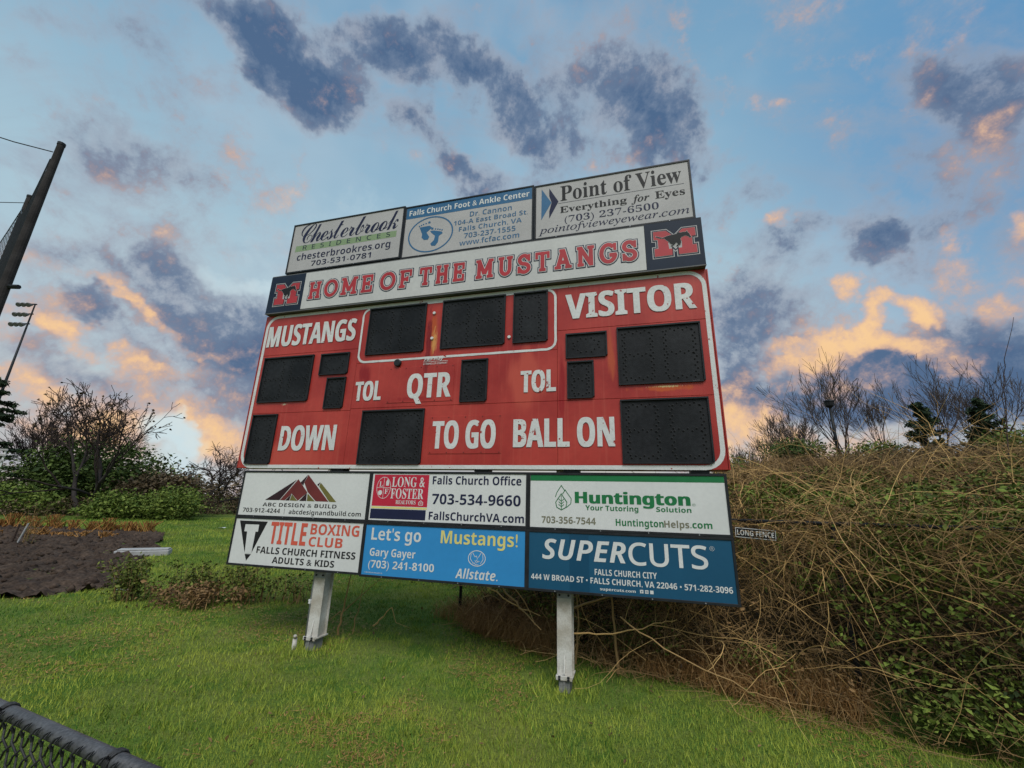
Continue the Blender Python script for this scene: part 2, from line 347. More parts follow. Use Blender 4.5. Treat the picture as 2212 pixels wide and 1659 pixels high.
# ------------------------------------------------------------------ mesh helpers
class MB:
    def __init__(s): s.v = []; s.f = []
    def quad(s, a, b, c, d):
        i = len(s.v); s.v += [a, b, c, d]; s.f.append((i, i + 1, i + 2, i + 3)); return s
    def poly(s, pts):
        i = len(s.v); s.v += list(pts); s.f.append(tuple(range(i, i + len(pts)))); return s
    def box(s, x0, x1, y0, y1, z0, z1, bev=0.0):
        i = len(s.v)
        if bev:
            b = bev
            ring = lambda x0, x1, y, z0, z1: [(x0, y, z0), (x1, y, z0), (x1, y, z1), (x0, y, z1)]
            s.v += ring(x0 + b, x1 - b, y0, z0 + b, z1 - b) + ring(x0, x1, y0 + b, z0, z1) + ring(x0, x1, y1 - b, z0, z1) + ring(x0 + b, x1 - b, y1, z0 + b, z1 - b)
            s.f.append((i, i + 1, i + 2, i + 3)); s.f.append((i + 15, i + 14, i + 13, i + 12))
            for k in range(3):
                for j in range(4):
                    a = i + 4 * k + j; c = i + 4 * k + (j + 1) % 4
                    s.f.append((a, a + 4, c + 4, c))
            return s
        s.v += [(x0, y0, z0), (x1, y0, z0), (x1, y1, z0), (x0, y1, z0), (x0, y0, z1), (x1, y0, z1), (x1, y1, z1), (x0, y1, z1)]
        s.f += [(i, i + 3, i + 2, i + 1), (i + 4, i + 5, i + 6, i + 7), (i, i + 1, i + 5, i + 4), (i + 1, i + 2, i + 6, i + 5), (i + 2, i + 3, i + 7, i + 6), (i + 3, i, i + 4, i + 7)]
        return s
    def tube(s, pts, rad, k=8, cap=True):
        pts = [Vector(p) for p in pts]; n0 = len(s.v)
        rad = [rad] * len(pts) if not hasattr(rad, '__len__') else rad
        for j, p in enumerate(pts):
            d = (pts[min(j + 1, len(pts) - 1)] - pts[max(j - 1, 0)]).normalized()
            ref = Vector((0, 0, 1)) if abs(d.z) < .9 else Vector((1, 0, 0))
            a = d.cross(ref).normalized(); b = d.cross(a)
            for q in range(k):
                t = 2 * pi * q / k
                s.v.append(tuple(p + (a * cos(t) + b * sin(t)) * rad[j]))
        for j in range(len(pts) - 1):
            for q in range(k):
                q2 = (q + 1) % k
                s.f.append((n0 + j * k + q, n0 + j * k + q2, n0 + (j + 1) * k + q2, n0 + (j + 1) * k + q))
        if cap:
            s.f.append(tuple(n0 + q for q in range(k))[::-1]); s.f.append(tuple(n0 + (len(pts) - 1) * k + q for q in range(k)))
        return s
    def disc(s, x, y, z, r, k=8):
        return s.poly([(x + r * cos(2 * pi * q / k), y, z + r * sin(2 * pi * q / k)) for q in range(k)])
    def ribbon(s, pts, w, y, closed=False):
        """flat stripe of width w along 2D points (x, z) at depth y, mitred"""
        n = len(pts); P_ = [Vector(p) for p in pts]; i0 = len(s.v)
        for j in range(n):
            a = P_[j - 1] if (closed or j > 0) else P_[j]
            c = P_[(j + 1) % n] if (closed or j < n - 1) else P_[j]
            d1 = (P_[j] - a); d2 = (c - P_[j])
            d1 = d1.normalized() if d1.length > 1e-9 else d2.normalized()
            d2 = d2.normalized() if d2.length > 1e-9 else d1
            t = (d1 + d2).normalized(); nn = Vector((-t.y, t.x))
            h = w / 2 / max(.35, nn.dot(Vector((-d1.y, d1.x))))
            s.v.append((P_[j].x + nn.x * h, y, P_[j].y + nn.y * h)); s.v.append((P_[j].x - nn.x * h, y, P_[j].y - nn.y * h))
        for j in range(n if closed else n - 1):
            a = i0 + 2 * j; c = i0 + 2 * ((j + 1) % n)
            s.f.append((a, a + 1, c + 1, c))
        return s

def mesh_obj(name, v, f, mat, parent=None, loc=(0, 0, 0)):
    me = bpy.data.meshes.new(name)
    v = [(a[0] - loc[0], a[1] - loc[1], a[2] - loc[2]) for a in v] if loc != (0, 0, 0) else v
    me.from_pydata(v, [], f); me.materials.append(mat); me.update()
    o = bpy.data.objects.new(name, me); COL.objects.link(o)
    if parent: o.parent = parent
    return o

YAW = radians(-15.58005055); DIST = 4.162259
RB = Matrix.Translation((-sin(YAW) * DIST, cos(YAW) * DIST, 0)) @ Matrix.Rotation(YAW, 4, 'Z')

def thing(name, label, cat, group=None, mat4=None, loc=(0, 0, 0)):
    """an Empty at the thing's base; loc is in the frame mat4, parts keep that frame's coordinates"""
    o = bpy.data.objects.new(name, None); COL.objects.link(o); o.empty_display_size = .2
    o.matrix_world = (mat4 or Matrix()) @ Matrix.Translation(loc)
    o['label'] = label; o['category'] = cat
    if group: o['group'] = group
    o['bx'], o['by'], o['bz'] = loc
    return o

def part(root, name, mb, mat, owner=None, kind=None, smooth=False, label=None):
    """a mesh child of root (or of its part owner), vertices given in the root's frame"""
    b = (root['bx'], root['by'], root['bz'])
    me = bpy.data.meshes.new(name)
    me.from_pydata([(a[0] - b[0], a[1] - b[1], a[2] - b[2]) for a in mb.v], [], mb.f); me.materials.append(mat)
    if smooth: me.polygons.foreach_set('use_smooth', [True] * len(me.polygons))
    me.update()
    o = bpy.data.objects.new(name, me); COL.objects.link(o); o.parent = owner or root
    if kind: o['kind'] = kind
    if label: o['label'] = label
    return o

# materials use object coordinates; board things keep board coordinates through this offset
def keep_board_coords(root):
    pass

# ------------------------------------------------------------------ lettering
FS = {'bold': (0x1d5d4, 0x1d5ee, 0x1d7ec), 'board': (0x1d5d4, 0x1d5ee, 0x1d7ec), 'heavy': (0x1d5d4, 0x1d5ee, 0x1d7ec),
      'med': (0x1d5d4, 0x1d5ee, 0x1d7ec), 'serifb': (0x1d400, 0x1d41a, 0x1d7ce), 'serif': (0x1d400, 0x1d41a, 0x1d7ce),
      'serifi': (0x1d468, 0x1d482, 0x1d7ce), 'serifit': (0x1d434, 0x1d44e, 0x1d7ce), 'script': (0x1d4d0, 0x1d4ea, 0),
      'boldi': (0x1d63c, 0x1d656, 0x1d7ec), 'sansit': (0x1d63c, 0x1d656, 0x1d7ec), 'thin': (0x1d5a0, 0x1d5ba, 0x1d7e2), 'thinw': (0x1d5a0, 0x1d5ba, 0x1d7e2)}
OFFS = {'board': 0.0, 'heavy': 0.0, 'med': -.012, 'bold': 0.0, 'serif': -.012, 'thinw': .014, 'script': -.006}

def glyphs(t, st):
    A, a, d = FS[st]; o = ''
    for ch in t:
        if 'A' <= ch <= 'Z': o += chr(A + ord(ch) - 65)
        elif 'a' <= ch <= 'z': o += '\u210e' if (a == 0x1d44e and ch == 'h') else chr(a + ord(ch) - 97)
        elif '0' <= ch <= '9' and d: o += chr(d + ord(ch) - 48)
        else: o += ch
    return o

_TX = {}
def prepare_texts(items):
    """lay out every string once: one block of lines per style, cut apart by line"""
    by = {}
    for t, st in items: by.setdefault(st, [])
    for t, st in items:
        if t not in by[st] and t != 'E': by[st].append(t)
    obs = []
    for st, ls in by.items():
        cu = bpy.data.curves.new('lettering', 'FONT'); cu.body = glyphs('\n'.join(['E'] + ls + ['E']), st); cu.fill_mode = 'FRONT'
        cu.offset = OFFS.get(st, 0); cu.resolution_u = 4; cu.space_line = 3
        cu.space_character = .80 if st == 'script' else (2.1 if st == 'thin' else 1.0)
        ob = bpy.data.objects.new('lettering', cu); COL.objects.link(ob); obs.append((st, ls, ob, cu))
    bpy.context.view_layer.update()
    dg = bpy.context.evaluated_depsgraph_get()
    for st, ls, ob, cu in obs:
        ev = ob.evaluated_get(dg); me = ev.to_mesh()
        v = np.array([q.co[:] for q in me.vertices]); fs_ = [tuple(p_.vertices) for p_ in me.polygons]; ev.to_mesh_clear()
        cap = v[:, 1].max(); n = len(ls) + 1; ys = v[:, 1]
        last = ys[ys < ys.min() + cap * 1.2]; hh = -(last.max() - cap) / n
        row = np.clip(np.floor((cap * 1.9 - ys) / hh), 0, n).astype(int)
        for i, t in enumerate(['E'] + ls):
            k = np.where(row == i)[0]; mp_ = {int(q): j for j, q in enumerate(k)}
            vv_ = v[k].copy(); vv_[:, 1] += i * hh
            _TX[(t, st)] = (vv_, [tuple(mp_[q] for q in f_) for f_ in fs_ if f_[0] in mp_])
    for st, ls, ob, cu in obs:
        bpy.data.objects.remove(ob); bpy.data.curves.remove(cu)

def text_mb(t, st):
    if (t, st) not in _TX: prepare_texts([(t, st)])
    return _TX[(t, st)]

_cap = {}
def cap_height(st):
    if st not in _cap:
        v, f = text_mb('E' if st != 'script' else 'k', st); _cap[st] = v[:, 1].max()
    return _cap[st]

def add_text(root, t, st, mat, s0, s1, h, ch, y, owner=None):
    v, f = text_mb(t, st)
    ref = cap_height(st) if t not in '®' else v[:, 1].max()
    x0, x1 = v[:, 0].min(), v[:, 0].max()
    X = s0 + (v[:, 0] - x0) * (s1 - s0) / (x1 - x0); Z = h + v[:, 1] * ch / ref
    mb = MB()
    if st in ('board', 'heavy'):          # heavier strokes: the face laid three times, a hair apart
        e = .0075 if st == 'board' else (.002 if t == 'TITLE' else .006); nv = len(X); X = s0 + e + (X - s0) * (s1 - s0 - 2 * e) / (s1 - s0)
        for i, dx in enumerate((-e, 0, e)):
            mb.v += [(float(a) + dx, y - .0002 * i, float(b)) for a, b in zip(X, Z)]; mb.f += [tuple(q + i * nv for q in f_) for f_ in f]
    else:
        mb.v = [(float(a), y, float(b)) for a, b in zip(X, Z)]; mb.f = f
    return part(root, 'lettering', mb, mat, owner)

TEXTS=[
('ch','Chesterbrook','script','navy',-4.335,-2.781,4.957,0.281),
('ch','RESIDENCES','thin','navy',-4.264,-2.885,4.848,0.071),
('ch','chesterbrookres.org','med','navy',-4.334,-2.864,4.686,0.104),
('ch','703-531-0781','med','navy',-4.079,-3.138,4.569,0.081),
('ft','Falls Church Foot & Ankle Center','bold','white',-2.627,-1.003,5.112,0.081),
('ft','Dr. Cannon','med','blue',-1.769,-1.222,4.955,0.074),
('ft','104-A East Broad St.','med','blue',-1.978,-1.018,4.859,0.064),
('ft','Falls Church, VA','med','blue',-1.904,-1.093,4.758,0.066),
('ft','703-237-1555','med','blue',-1.830,-1.168,4.651,0.071),
('ft','www.fcfac.com','med','blue',-1.885,-1.119,4.552,0.071),
('pv','Point of View','serifb','black',-0.622,0.726,4.969,0.207),
('pv','Everything','serifb','black',-0.630,0.131,4.802,0.085),
('pv','for','serifi','black',0.180,0.376,4.794,0.090),
('pv','Eyes','serifb','black',0.435,0.745,4.797,0.094),
('pv','(703) 237-6500','serif','navy',-0.575,0.465,4.662,0.084),
('pv','pointofvieweyewear.com','serifit','navy',-0.884,0.771,4.554,0.091),
('bn','HOME','slab','red',-3.996,-2.984,4.008,0.269),
('bn','OF','slab','red',-2.918,-2.437,4.009,0.305),
('bn','THE','slab','red',-2.376,-1.744,4.015,0.281),
('bn','MUSTANGS','slab','red',-1.643,0.225,4.019,0.304),
('rd','MUSTANGS','board','white',-4.561,-3.204,3.408,0.292),
('rd','VISITOR','board','white',-0.577,0.745,3.434,0.291),
('rd','TOL','board','white',-3.102,-2.743,2.623,0.234),
('rd','QTR','board','white',-2.412,-1.863,2.626,0.288),
('rd','Fair-Play','boldi','white',-2.222,-1.987,3.067,0.030),
('rd','A TRANS-LUX COMPANY','med','white',-2.231,-1.927,3.017,0.023),
('rd','TOL','board','white',-1.065,-0.683,2.636,0.238),
('rd','DOWN','board','white',-4.076,-3.280,2.046,0.297),
('rd','TO GO','board','white',-2.051,-1.321,2.051,0.300),
('rd','BALL ON','board','white',-1.132,-0.109,2.058,0.290),
('ab','ABC DESIGN & BUILD','med','black',-4.150,-3.142,1.400,0.040),
('ab','703-912-4244','med','black',-4.425,-3.891,1.329,0.047),
('ab','abcdesignandbuild.com','med','black',-3.767,-2.822,1.324,0.048),
('lf','LONG &','serifb','white',-2.481,-2.091,1.645,0.102),
('lf','FOSTER','serifb','white',-2.484,-2.097,1.523,0.103),
('lf','REALTORS','serifb','white',-2.415,-2.180,1.467,0.039),
('lf','L','serifb','white',-2.633,-2.590,1.644,0.054),
('lf','F','serifb','white',-2.562,-2.518,1.569,0.052),
('lf','Falls Church Office','bold','navy',-2.001,-1.035,1.678,0.082),
('lf','703-534-9660','bold','navy',-1.994,-1.039,1.478,0.102),
('lf','FallsChurchVA.com','bold','navy',-2.017,-1.002,1.322,0.078),
('tb','TITLE','heavy','coral',-3.976,-3.481,0.997,0.235),
('tb','BOXING','bold','coral',-3.434,-2.816,1.119,0.110),
('tb','CLUB','bold','coral',-3.438,-3.005,0.995,0.098),
('tb','FALLS CHURCH FITNESS','bold','black',-4.120,-2.828,0.891,0.070),
('tb','ADULTS & KIDS','bold','black',-3.884,-3.075,0.798,0.065),
('al',"Let's go",'bold','white',-2.662,-2.084,1.098,0.120),
('al','Mustangs!','bold','yellow',-1.864,-1.061,1.100,0.121),
('al','Gary Gayer','bold','white',-2.660,-2.132,0.940,0.076),
('al','(703) 241-8100','bold','white',-2.663,-1.916,0.826,0.073),
('al','Allstate.','sansit','white',-1.685,-1.251,0.788,0.087),
('al','© 2014 Allstate Insurance Co.','med','white',-2.701,-2.486,0.774,0.012),
('hu','Huntington','heavy','green',-0.506,0.522,1.524,0.103),
('hu','Your Tutoring','bold','green',-0.408,0.072,1.461,0.045),
('hu','Solution','bold','green',0.227,0.523,1.464,0.042),
('hu','703-356-7544','bold','olive',-0.828,-0.315,1.333,0.061),
('hu','Huntington','bold','green',-0.134,0.282,1.332,0.059),
('hu','Helps','bold','olive',0.287,0.495,1.333,0.057),
('hu','.com','bold','green',0.503,0.682,1.335,0.056),
('hu','®','med','green',0.532,0.562,1.521,0.022),
('su','SUPER','boldi','white',-0.818,-0.056,1.014,0.176),
('su','CUTS','thinw','white',-0.035,0.620,1.008,0.185),
('su','®','med','white',0.641,0.680,1.154,0.039),
('su','FALLS CHURCH CITY','bold','white',-0.337,0.196,0.903,0.050),
('su','444 W BROAD ST • FALLS CHURCH, VA 22046 • 571-282-3096','bold','white',-0.925,0.790,0.831,0.048),
('su','supercuts.com','bold','white',-0.294,0.011,0.780,0.022),
]

prepare_texts([(t, st) for k, t, st, *_ in TEXTS if st != 'slab'] + [('E', st) for st in FS] + [('k', 'script'), ('LONG FENCE', 'bold')])
MC = {'navy': 'navy', 'white': 'vinyl', 'blue': 'blue', 'black': 'black', 'red': 'red', 'coral': 'coral', 'yellow': 'yellow', 'green': 'green', 'olive': 'olive'}

def texts(root, key, y, owner=None):
    for k, t, st, c, s0, s1, h, ch in TEXTS:
        if k == key and st != 'slab':
            add_text(root, t, st, M['peel'] if key == 'rd' else M[MC[c]], s0, s1, h, ch, y, owner)

# ------------------------------------------------------------------ the scoreboard cabinet
sb = thing('scoreboard', 'wide red football scoreboard with black digit windows and peeling white letters', 'scoreboard', mat4=RB, loc=(0, 0, 0))
part(sb, 'cabinet', MB().box(-4.638, .862, .012, .26, 1.842, 3.862), M['redpaint'])
XS = (-4.64, -3.135, -.669, .865); G_ = .003
for x0, x1, rows in ((XS[0], XS[1], (1.838, 2.512, 3.290, 3.866)), (XS[1], XS[2], (1.838, 2.531, 3.095, 3.866)), (XS[2], XS[3], (1.838, 2.532, 3.311, 3.866))):
    for z0, z1 in zip(rows, rows[1:]):
        part(sb, 'panel', MB().box(x0 + G_ / 2, x1 - G_ / 2, 0, .010, z0 + G_ / 2, z1 - G_ / 2, bev=.002), M['redpaint'])
for x0, x1, z0, z1 in ((-2.665, -1.838, 2.579, 3.006), (-2.082, -1.260, 1.995, 2.406)):
    part(sb, 'access_panel', MB().box(x0, x1, -.005, -.0003, z0, z1, bev=.002), M['redpaint'])
    mb = MB()
    for i in range(5):
        for zz in (z0 + .015, z1 - .015):
            xx = x0 + .02 + (x1 - x0 - .04) * i / 4
            mb.box(xx - .005, xx + .005, -.009, -.0052, zz - .005, zz + .005)
    part(sb, 'screws', mb, M['maroon'], kind='stuff')

def rrect(x0, x1, z0, z1, r, k=6):
    pts = []
    for cx_, cz_, a0 in ((x1 - r, z1 - r, 0), (x0 + r, z1 - r, 90), (x0 + r, z0 + r, 180), (x1 - r, z0 + r, 270)):
        for i in range(k + 1):
            a = radians(a0 + 90 * i / k); pts.append((cx_ + r * cos(a), cz_ + r * sin(a)))
    return pts
def rough_path(pts, closed, step=.06, amp=.0):
    out = []
    n = len(pts)
    for j in range(n if closed else n - 1):
        a = Vector(pts[j]); b = Vector(pts[(j + 1) % n]); m_ = max(1, int((b - a).length / step))
        for i in range(m_):
            out.append(tuple(a + (b - a) * i / m_))
    if not closed: out.append(pts[-1])
    return out
def stripe(pts, w0, y, closed, var=.25):
    """painted stripe with slightly ragged width"""
    P_ = rough_path(pts, closed); mb = MB(); n = len(P_)
    mb.ribbon(P_, w0, y, closed)
    for j in range(n):
        a, b = mb.v[2 * j], mb.v[2 * j + 1]
        for q, (p, o) in enumerate(((a, b), (b, a))):
            k = 1 - random.random() * var * .5
            c = ((p[0] + o[0]) / 2, p[1], (p[2] + o[2]) / 2)
            mb.v[2 * j + q] = (c[0] + (p[0] - c[0]) * k, p[1], c[2] + (p[2] - c[2]) * k)
    return mb
part(sb, 'border_stripe', stripe(rrect(-4.602, .833, 1.857, 3.838, .16), .042, -.002, True, .12), M['peel'])
part(sb, 'border_stripe', stripe(rrect(-3.120, -.686, 3.105, 3.812, .10), .030, -.0036, True, .5), M['peel'])
for a_, b_ in ((.868, .880), (-4.650, -4.643)):
    part(sb, 'edge_trim', MB().box(a_, b_, .0, .25, 1.84, 3.86), M['redpaint'])

def digit_dots(x0, x1, z0, z1, kind):
    """centres of the bulb holes: seven-segment figures of two staggered rows, or an oval"""
    pts = []
    def seg(a, b, n=6):
        a = Vector(a); b = Vector(b); d = (b - a); nn = Vector((-d.y, d.x)).normalized() * .0105
        for i in range(n):
            p = a + d * (i + .5) / n + nn * (1 if i % 2 else -1); pts.append((p.x, p.y))
    if kind == 'oval':
        cx_, cz_ = (x0 + x1) / 2, (z0 + z1) / 2; n = 16
        for i in range(n):
            t = 2 * pi * i / n; k = 1 if i % 2 else .84
            pts.append((cx_ + (x1 - x0) * .34 * cos(t) * k, cz_ + (z1 - z0) * .30 * sin(t) * k))
        return pts
    W_ = (x1 - x0) / kind
    for k in range(kind):
        ax = x0 + W_ * k; m_ = .16 * W_ if kind == 2 else .22 * W_
        l, r, b, t = ax + m_, ax + W_ - m_, z0 + (z1 - z0) * .10, z1 - (z1 - z0) * .10; c = (b + t) / 2
        n = 8 if (z1 - z0) > .5 else 5; nh = max(4, int((r - l) / .036))
        for a_, b_, q in (((l, t), (r, t), nh), ((l, c), (r, c), nh), ((l, b), (r, b), nh), ((l, b), (l, c), n), ((l, c), (l, t), n), ((r, b), (r, c), n), ((r, c), (r, t), n)):
            seg(a_, b_, q)
    return pts
WIN = [(-3.024, -2.250, 3.188, 3.807, 2), (-2.034, -1.261, 3.198, 3.808, 2), (-1.163, -.774, 3.199, 3.807, 1), (-4.528, -3.766, 2.650, 3.252, 2),
       (-3.652, -3.245, 2.970, 3.248, 'oval'), (-3.515, -3.249, 2.542, 2.930, 1), (-1.752, -1.442, 2.556, 3.043, 1), (-.577, -.151, 2.981, 3.259, 'oval'),
       (-.565, -.294, 2.547, 2.946, 1), (-.048, .750, 2.665, 3.284, 2), (-4.537, -4.165, 1.886, 2.496, 1), (-2.954, -2.165, 1.885, 2.500, 2), (-.046, .754, 1.892, 2.515, 2)]
for x0, x1, z0, z1, k in WIN:
    wnd = part(sb, 'digit_window', MB().box(x0 + .010, x1 - .010, -.006, -.0004, z0 + .010, z1 - .010), M['window'])
    fr = MB(); t_ = .016
    fr.box(x0, x1 + .004, -.026, -.0004, z1 - t_, z1).box(x0, x1 - .016, -.022, -.0004, z0, z0 + t_ * .8)
    fr.box(x0, x0 + t_ * .8, -.022, -.0004, z0 + t_ * .8, z1 - t_).box(x1 - t_ * .7, x1 + .004, -.022, -.0004, z0 + t_, z1 - t_)
    part(sb, 'window_frame', fr, M['frame'], owner=wnd)
    rim, hole = MB(), MB()
    for px_, pz_ in digit_dots(x0, x1, z0, z1, k):
        rim.disc(px_ + .002, -.0075, pz_ + .003, .0105, 7); hole.disc(px_, -.009, pz_, .0088, 7)
    part(sb, 'bulb_rims', rim, M['holerim'], owner=wnd, kind='stuff')
    part(sb, 'bulb_holes', hole, M['hole'], owner=wnd, kind='stuff')
part(sb, 'maker_plate', MB().box(.63, .70, -.012, -.0085, 2.672, 2.681), M['vinyl'])
texts(sb, 'rd', -.0075)
part(sb, 'lettering', MB().box(-2.232, -1.925, -.0075, -.0062, 3.052, 3.056), M['vinyl'])
for px_, pz_ in ((-2.145, 3.667), (-2.148, 3.343), (-1.206, 3.281)):
    part(sb, 'colon_lamp', MB().disc(px_, -.016, pz_, .017, 10).tube([(px_, -.0002, pz_), (px_, -.014, pz_)], .019, 10), M['vinyl'])
part(sb, 'horn', MB().tube([(-2.561, -.0003, 3.061), (-2.561, -.03, 3.061), (-2.561, -.035, 3.061)], [.044, .044, .036], 20), M['frame'], smooth=False)
# steel angles between the cabinet and the signs below
mb = MB().box(-4.45, .83, .05, .12, 1.800, 1.812)
part(sb, 'mounting_rail', mb, M['frame'])
for xx in (-3.3, -1.55, -.62, .55):
    part(sb, 'bracket', MB().box(xx, xx + .16, .02, .14, 1.8125, 1.838), M['frame'])

# ------------------------------------------------------------------ posts
for cx_, zb, lab in ((-3.310, .095, 'left white post of the scoreboard with a grey conduit beside it'), (-.632, .045, 'right white post of the scoreboard rising in front of the brambles')):
    r = thing('support_post', lab, 'post', 'posts carrying the scoreboard', RB, (cx_, .17, zb - .12))
    x0, x1, y0, y1 = cx_ - .068, cx_ + .068, .10, .25
    mb = MB().box(x0, x1, y0, y0 + .010, zb, 5.2, bev=.002).box(x0, x1, y1 - .010, y1, zb, 5.2, bev=.002).box(cx_ - .005, cx_ + .005, y0 + .010, y1 - .010, zb, 5.2)
    mb.box(x1 - .030, x1 - .024, y0 + .0105, y1 - .0105, zb, 5.2)
    part(r, 'beam', mb, M['post'])
    fp = part(r, 'bolt_plate', MB().box(x0 + .004, x1 - .004, y0 - .006, y0 - .0003, .670, .722, bev=.001), M['steel'])
    for xx in (cx_ - .042, cx_ + .042):
        part(r, 'bolt', MB().tube([(xx, y0 - .0062, .697), (xx, y0 - .016, .697)], .010, 8), M['frame'], owner=fp)
    part(r, 'rib', MB().poly([(cx_ - .006, y0 - .0005, zb + .02), (cx_ - .006, y0 - .03, zb + .02), (cx_ - .006, y0 - .0005, zb + .16)]).poly([(cx_ + .006, y0 - .0005, zb + .02), (cx_ + .006, y0 - .0005, zb + .16), (cx_ + .006, y0 - .03, zb + .02)]).quad((cx_ - .006, y0 - .03, zb + .02), (cx_ + .006, y0 - .03, zb + .02), (cx_ + .006, y0 - .0005, zb + .16), (cx_ - .006, y0 - .0005, zb + .16)), M['post'])
    co = part(r, 'collar', MB().box(x0 - .004, x1 + .004, y0 - .045, y0 - .0325, zb - .025, zb + .012, bev=.003).box(x0 - .008, x1 + .008, y0 - .032, y1 + .02, zb - .012, zb - .0005, bev=.003), M['post'])
    for xx in (x0 + .028, x1 - .028):
        for zz in (zb - .014, zb + .006):
            part(r, 'nut', MB().box(xx - .010, xx + .010, y0 - .056, y0 - .0455, zz - .007, zz + .006), M['frame'], owner=co)
    part(r, 'footing', MB().box(cx_ - .050, cx_ + .050, y0 - .026, y1 - .02, zb - .30, zb - .0125, bev=.006).box(cx_ - .008, cx_ + .008, y0 - .036, y0 - .0265, zb - .30, zb - .03), M['concrete'])
    if cx_ < -2:
        part(r, 'conduit', MB().tube([(x0 - .034, .15, zb - .16), (x0 - .034, .15, .42), (x0 - .030, .15, .78), (x0 - .030, .15, 1.3)], .019, 10), M['steel'], smooth=True)
        part(r, 'conduit_clamp', MB().box(x0 - .058, x0 - .001, .125, .175, .425, .440).box(x0 - .018, x0 + .004, .08, .10, .41, .445), M['vinyl'])
        part(r, 'spotlight', MB().tube([(x0 - .10, .06, zb - .16), (x0 - .10, .06, zb - .02)], [.026, .022], 10).tube([(x0 - .10, .06, zb - .018), (x0 - .09, .04, zb + .008), (x0 - .07, .03, zb + .012)], [.018, .018, .012], 8), M['post'], smooth=True)

# ------------------------------------------------------------------ header banner
bn = thing('banner_sign', 'long white and navy header banner reading HOME OF THE MUSTANGS in red outlined letters', 'sign', 'signs mounted on the scoreboard', RB, (-1.88, 0, 3.87))
part(bn, 'box', MB().box(-4.628, .862, -.0545, .16, 3.870, 4.440), M['box'])
part(bn, 'white_panel', MB().box(-4.066, .288, -.060, -.055, 3.893, 4.425), M['bannerwhite'])
part(bn, 'navy_panel', MB().box(-4.628, -4.070, -.060, -.055, 3.880, 4.425), M['panelnavy'])
part(bn, 'navy_panel', MB().box(.292, .862, -.060, -.055, 3.880, 4.440), M['panelnavy'])
part(bn, 'lower_lip', MB().box(-4.630, .864, -.062, -.0605, 3.866, 3.880).box(-4.630, .864, -.066, -.0625, 3.866, 3.872), M['box'])

def arc(cx_, cy_, rx, ry, a0, a1, n=10):
    return [(cx_ + rx * cos(radians(a0 + (a1 - a0) * i / n)), cy_ + ry * sin(radians(a0 + (a1 - a0) * i / n))) for i in range(n + 1)]
T_, B_ = .92, .08
SLAB = {
 'H': (1.0, [[(.24, 0), (.24, 1)], [(.76, 0), (.76, 1)], [(.24, .5), (.76, .5)]], [(.06, .42, T_), (.06, .42, B_), (.58, .94, T_), (.58, .94, B_)]),
 'O': (1.0, [arc(.5, .5, .40, .42, 90, 450, 22)], []),
 'M': (1.2, [[(.20, 0), (.20, 1)], [(.80, 0), (.80, 1)], [(.20, .93), (.5, .22)], [(.5, .22), (.80, .93)]], [(.02, .24, T_), (.03, .37, B_), (.76, .98, T_), (.63, .97, B_)]),
 'E': (.9, [[(.26, 0), (.26, 1)], [(.26, .5), (.66, .5)]], [(.05, .92, T_), (.05, .92, B_)], [[(.86, .62), (.86, .98)], [(.86, .02), (.86, .38)], [(.66, .36), (.66, .64)]]),
 'F': (.88, [[(.26, 0), (.26, 1)], [(.26, .48), (.64, .48)]], [(.05, .92, T_), (.05, .50, B_)], [[(.86, .62), (.86, .98)], [(.64, .34), (.64, .62)]]),
 'T': (.95, [[(.5, 0), (.5, 1)]], [(.06, .94, T_), (.28, .72, B_)], [[(.11, .64), (.11, .98)], [(.89, .64), (.89, .98)]]),
 'U': (1.05, [[(.24, 1), (.24, .40)] + arc(.5, .36, .26, .28, 180, 360, 10) + [(.76, 1)]], [(.05, .43, T_), (.57, .95, T_)]),
 'S': (.9, [[(.80, .74)] + arc(.48, .71, .32, .21, 35, 270, 12)[1:] + arc(.50, .28, .33, .21, 90, -145, 12) + [(.14, .26)]], [], [[(.84, .62), (.84, .97)], [(.12, .03), (.12, .38)]]),
 'A': (1.1, [[(.20, .02), (.5, .97)], [(.5, .97), (.80, .02)], [(.30, .33), (.70, .33)]], [(.03, .39, B_), (.61, .97, B_), (.30, .56, T_)]),
 'N': (1.1, [[(.22, 0), (.22, 1)], [(.78, 0), (.78, 1)], [(.22, .95), (.78, .05)]], [(.04, .26, T_), (.05, .40, B_), (.60, .96, T_)]),
 'G': (1.05, [arc(.5, .5, .38, .42, 42, 345, 18) + [(.87, .42)], [(.55, .40), (.95, .40)]], [], [[(.86, .62), (.86, .97)]]),
}
def slab_word(word, s0, s1, h, ch, y):
    wd = [SLAB[c][0] for c in word]; tot = sum(wd) + .06 * (len(word) - 1); ux = (s1 - s0) / tot
    for k_layer, (grow_, mat_, dy) in enumerate(((.0, M['red'], -.0060), (.009, M['bannerwhite'], -.0040), (.019, M['navy'], -.0020))):
        mb = MB(); x = s0; m_ = .020; hh = ch - 2 * m_; eps = 0
        for c in word:
            g = SLAB[c]; W_ = g[0] * ux
            px_ = lambda p: (x + m_ * .8 + p[0] * (W_ - 1.6 * m_), h + m_ + p[1] * hh)
            def st_(pts, wid):
                nonlocal eps
                q = [Vector(px_(p)) for p in pts]
                if (q[0] - q[-1]).length > 1e-4:
                    q[0] = q[0] + (q[0] - q[1]).normalized() * grow_; q[-1] = q[-1] + (q[-1] - q[-2]).normalized() * grow_
                mb.ribbon([tuple(a) for a in q], wid + 2 * grow_, y + dy - eps); eps = (eps + .00009) % .0012
            for s_ in g[1]: st_(s_, .046)
            for a_, b_, t_ in g[2]: st_([(a_, t_), (b_, t_)], .038)
            if len(g) > 3:
                for s_ in g[3]: st_(s_, .032)
            x += W_ + .06 * ux
        part(bn, 'lettering', mb, mat_)
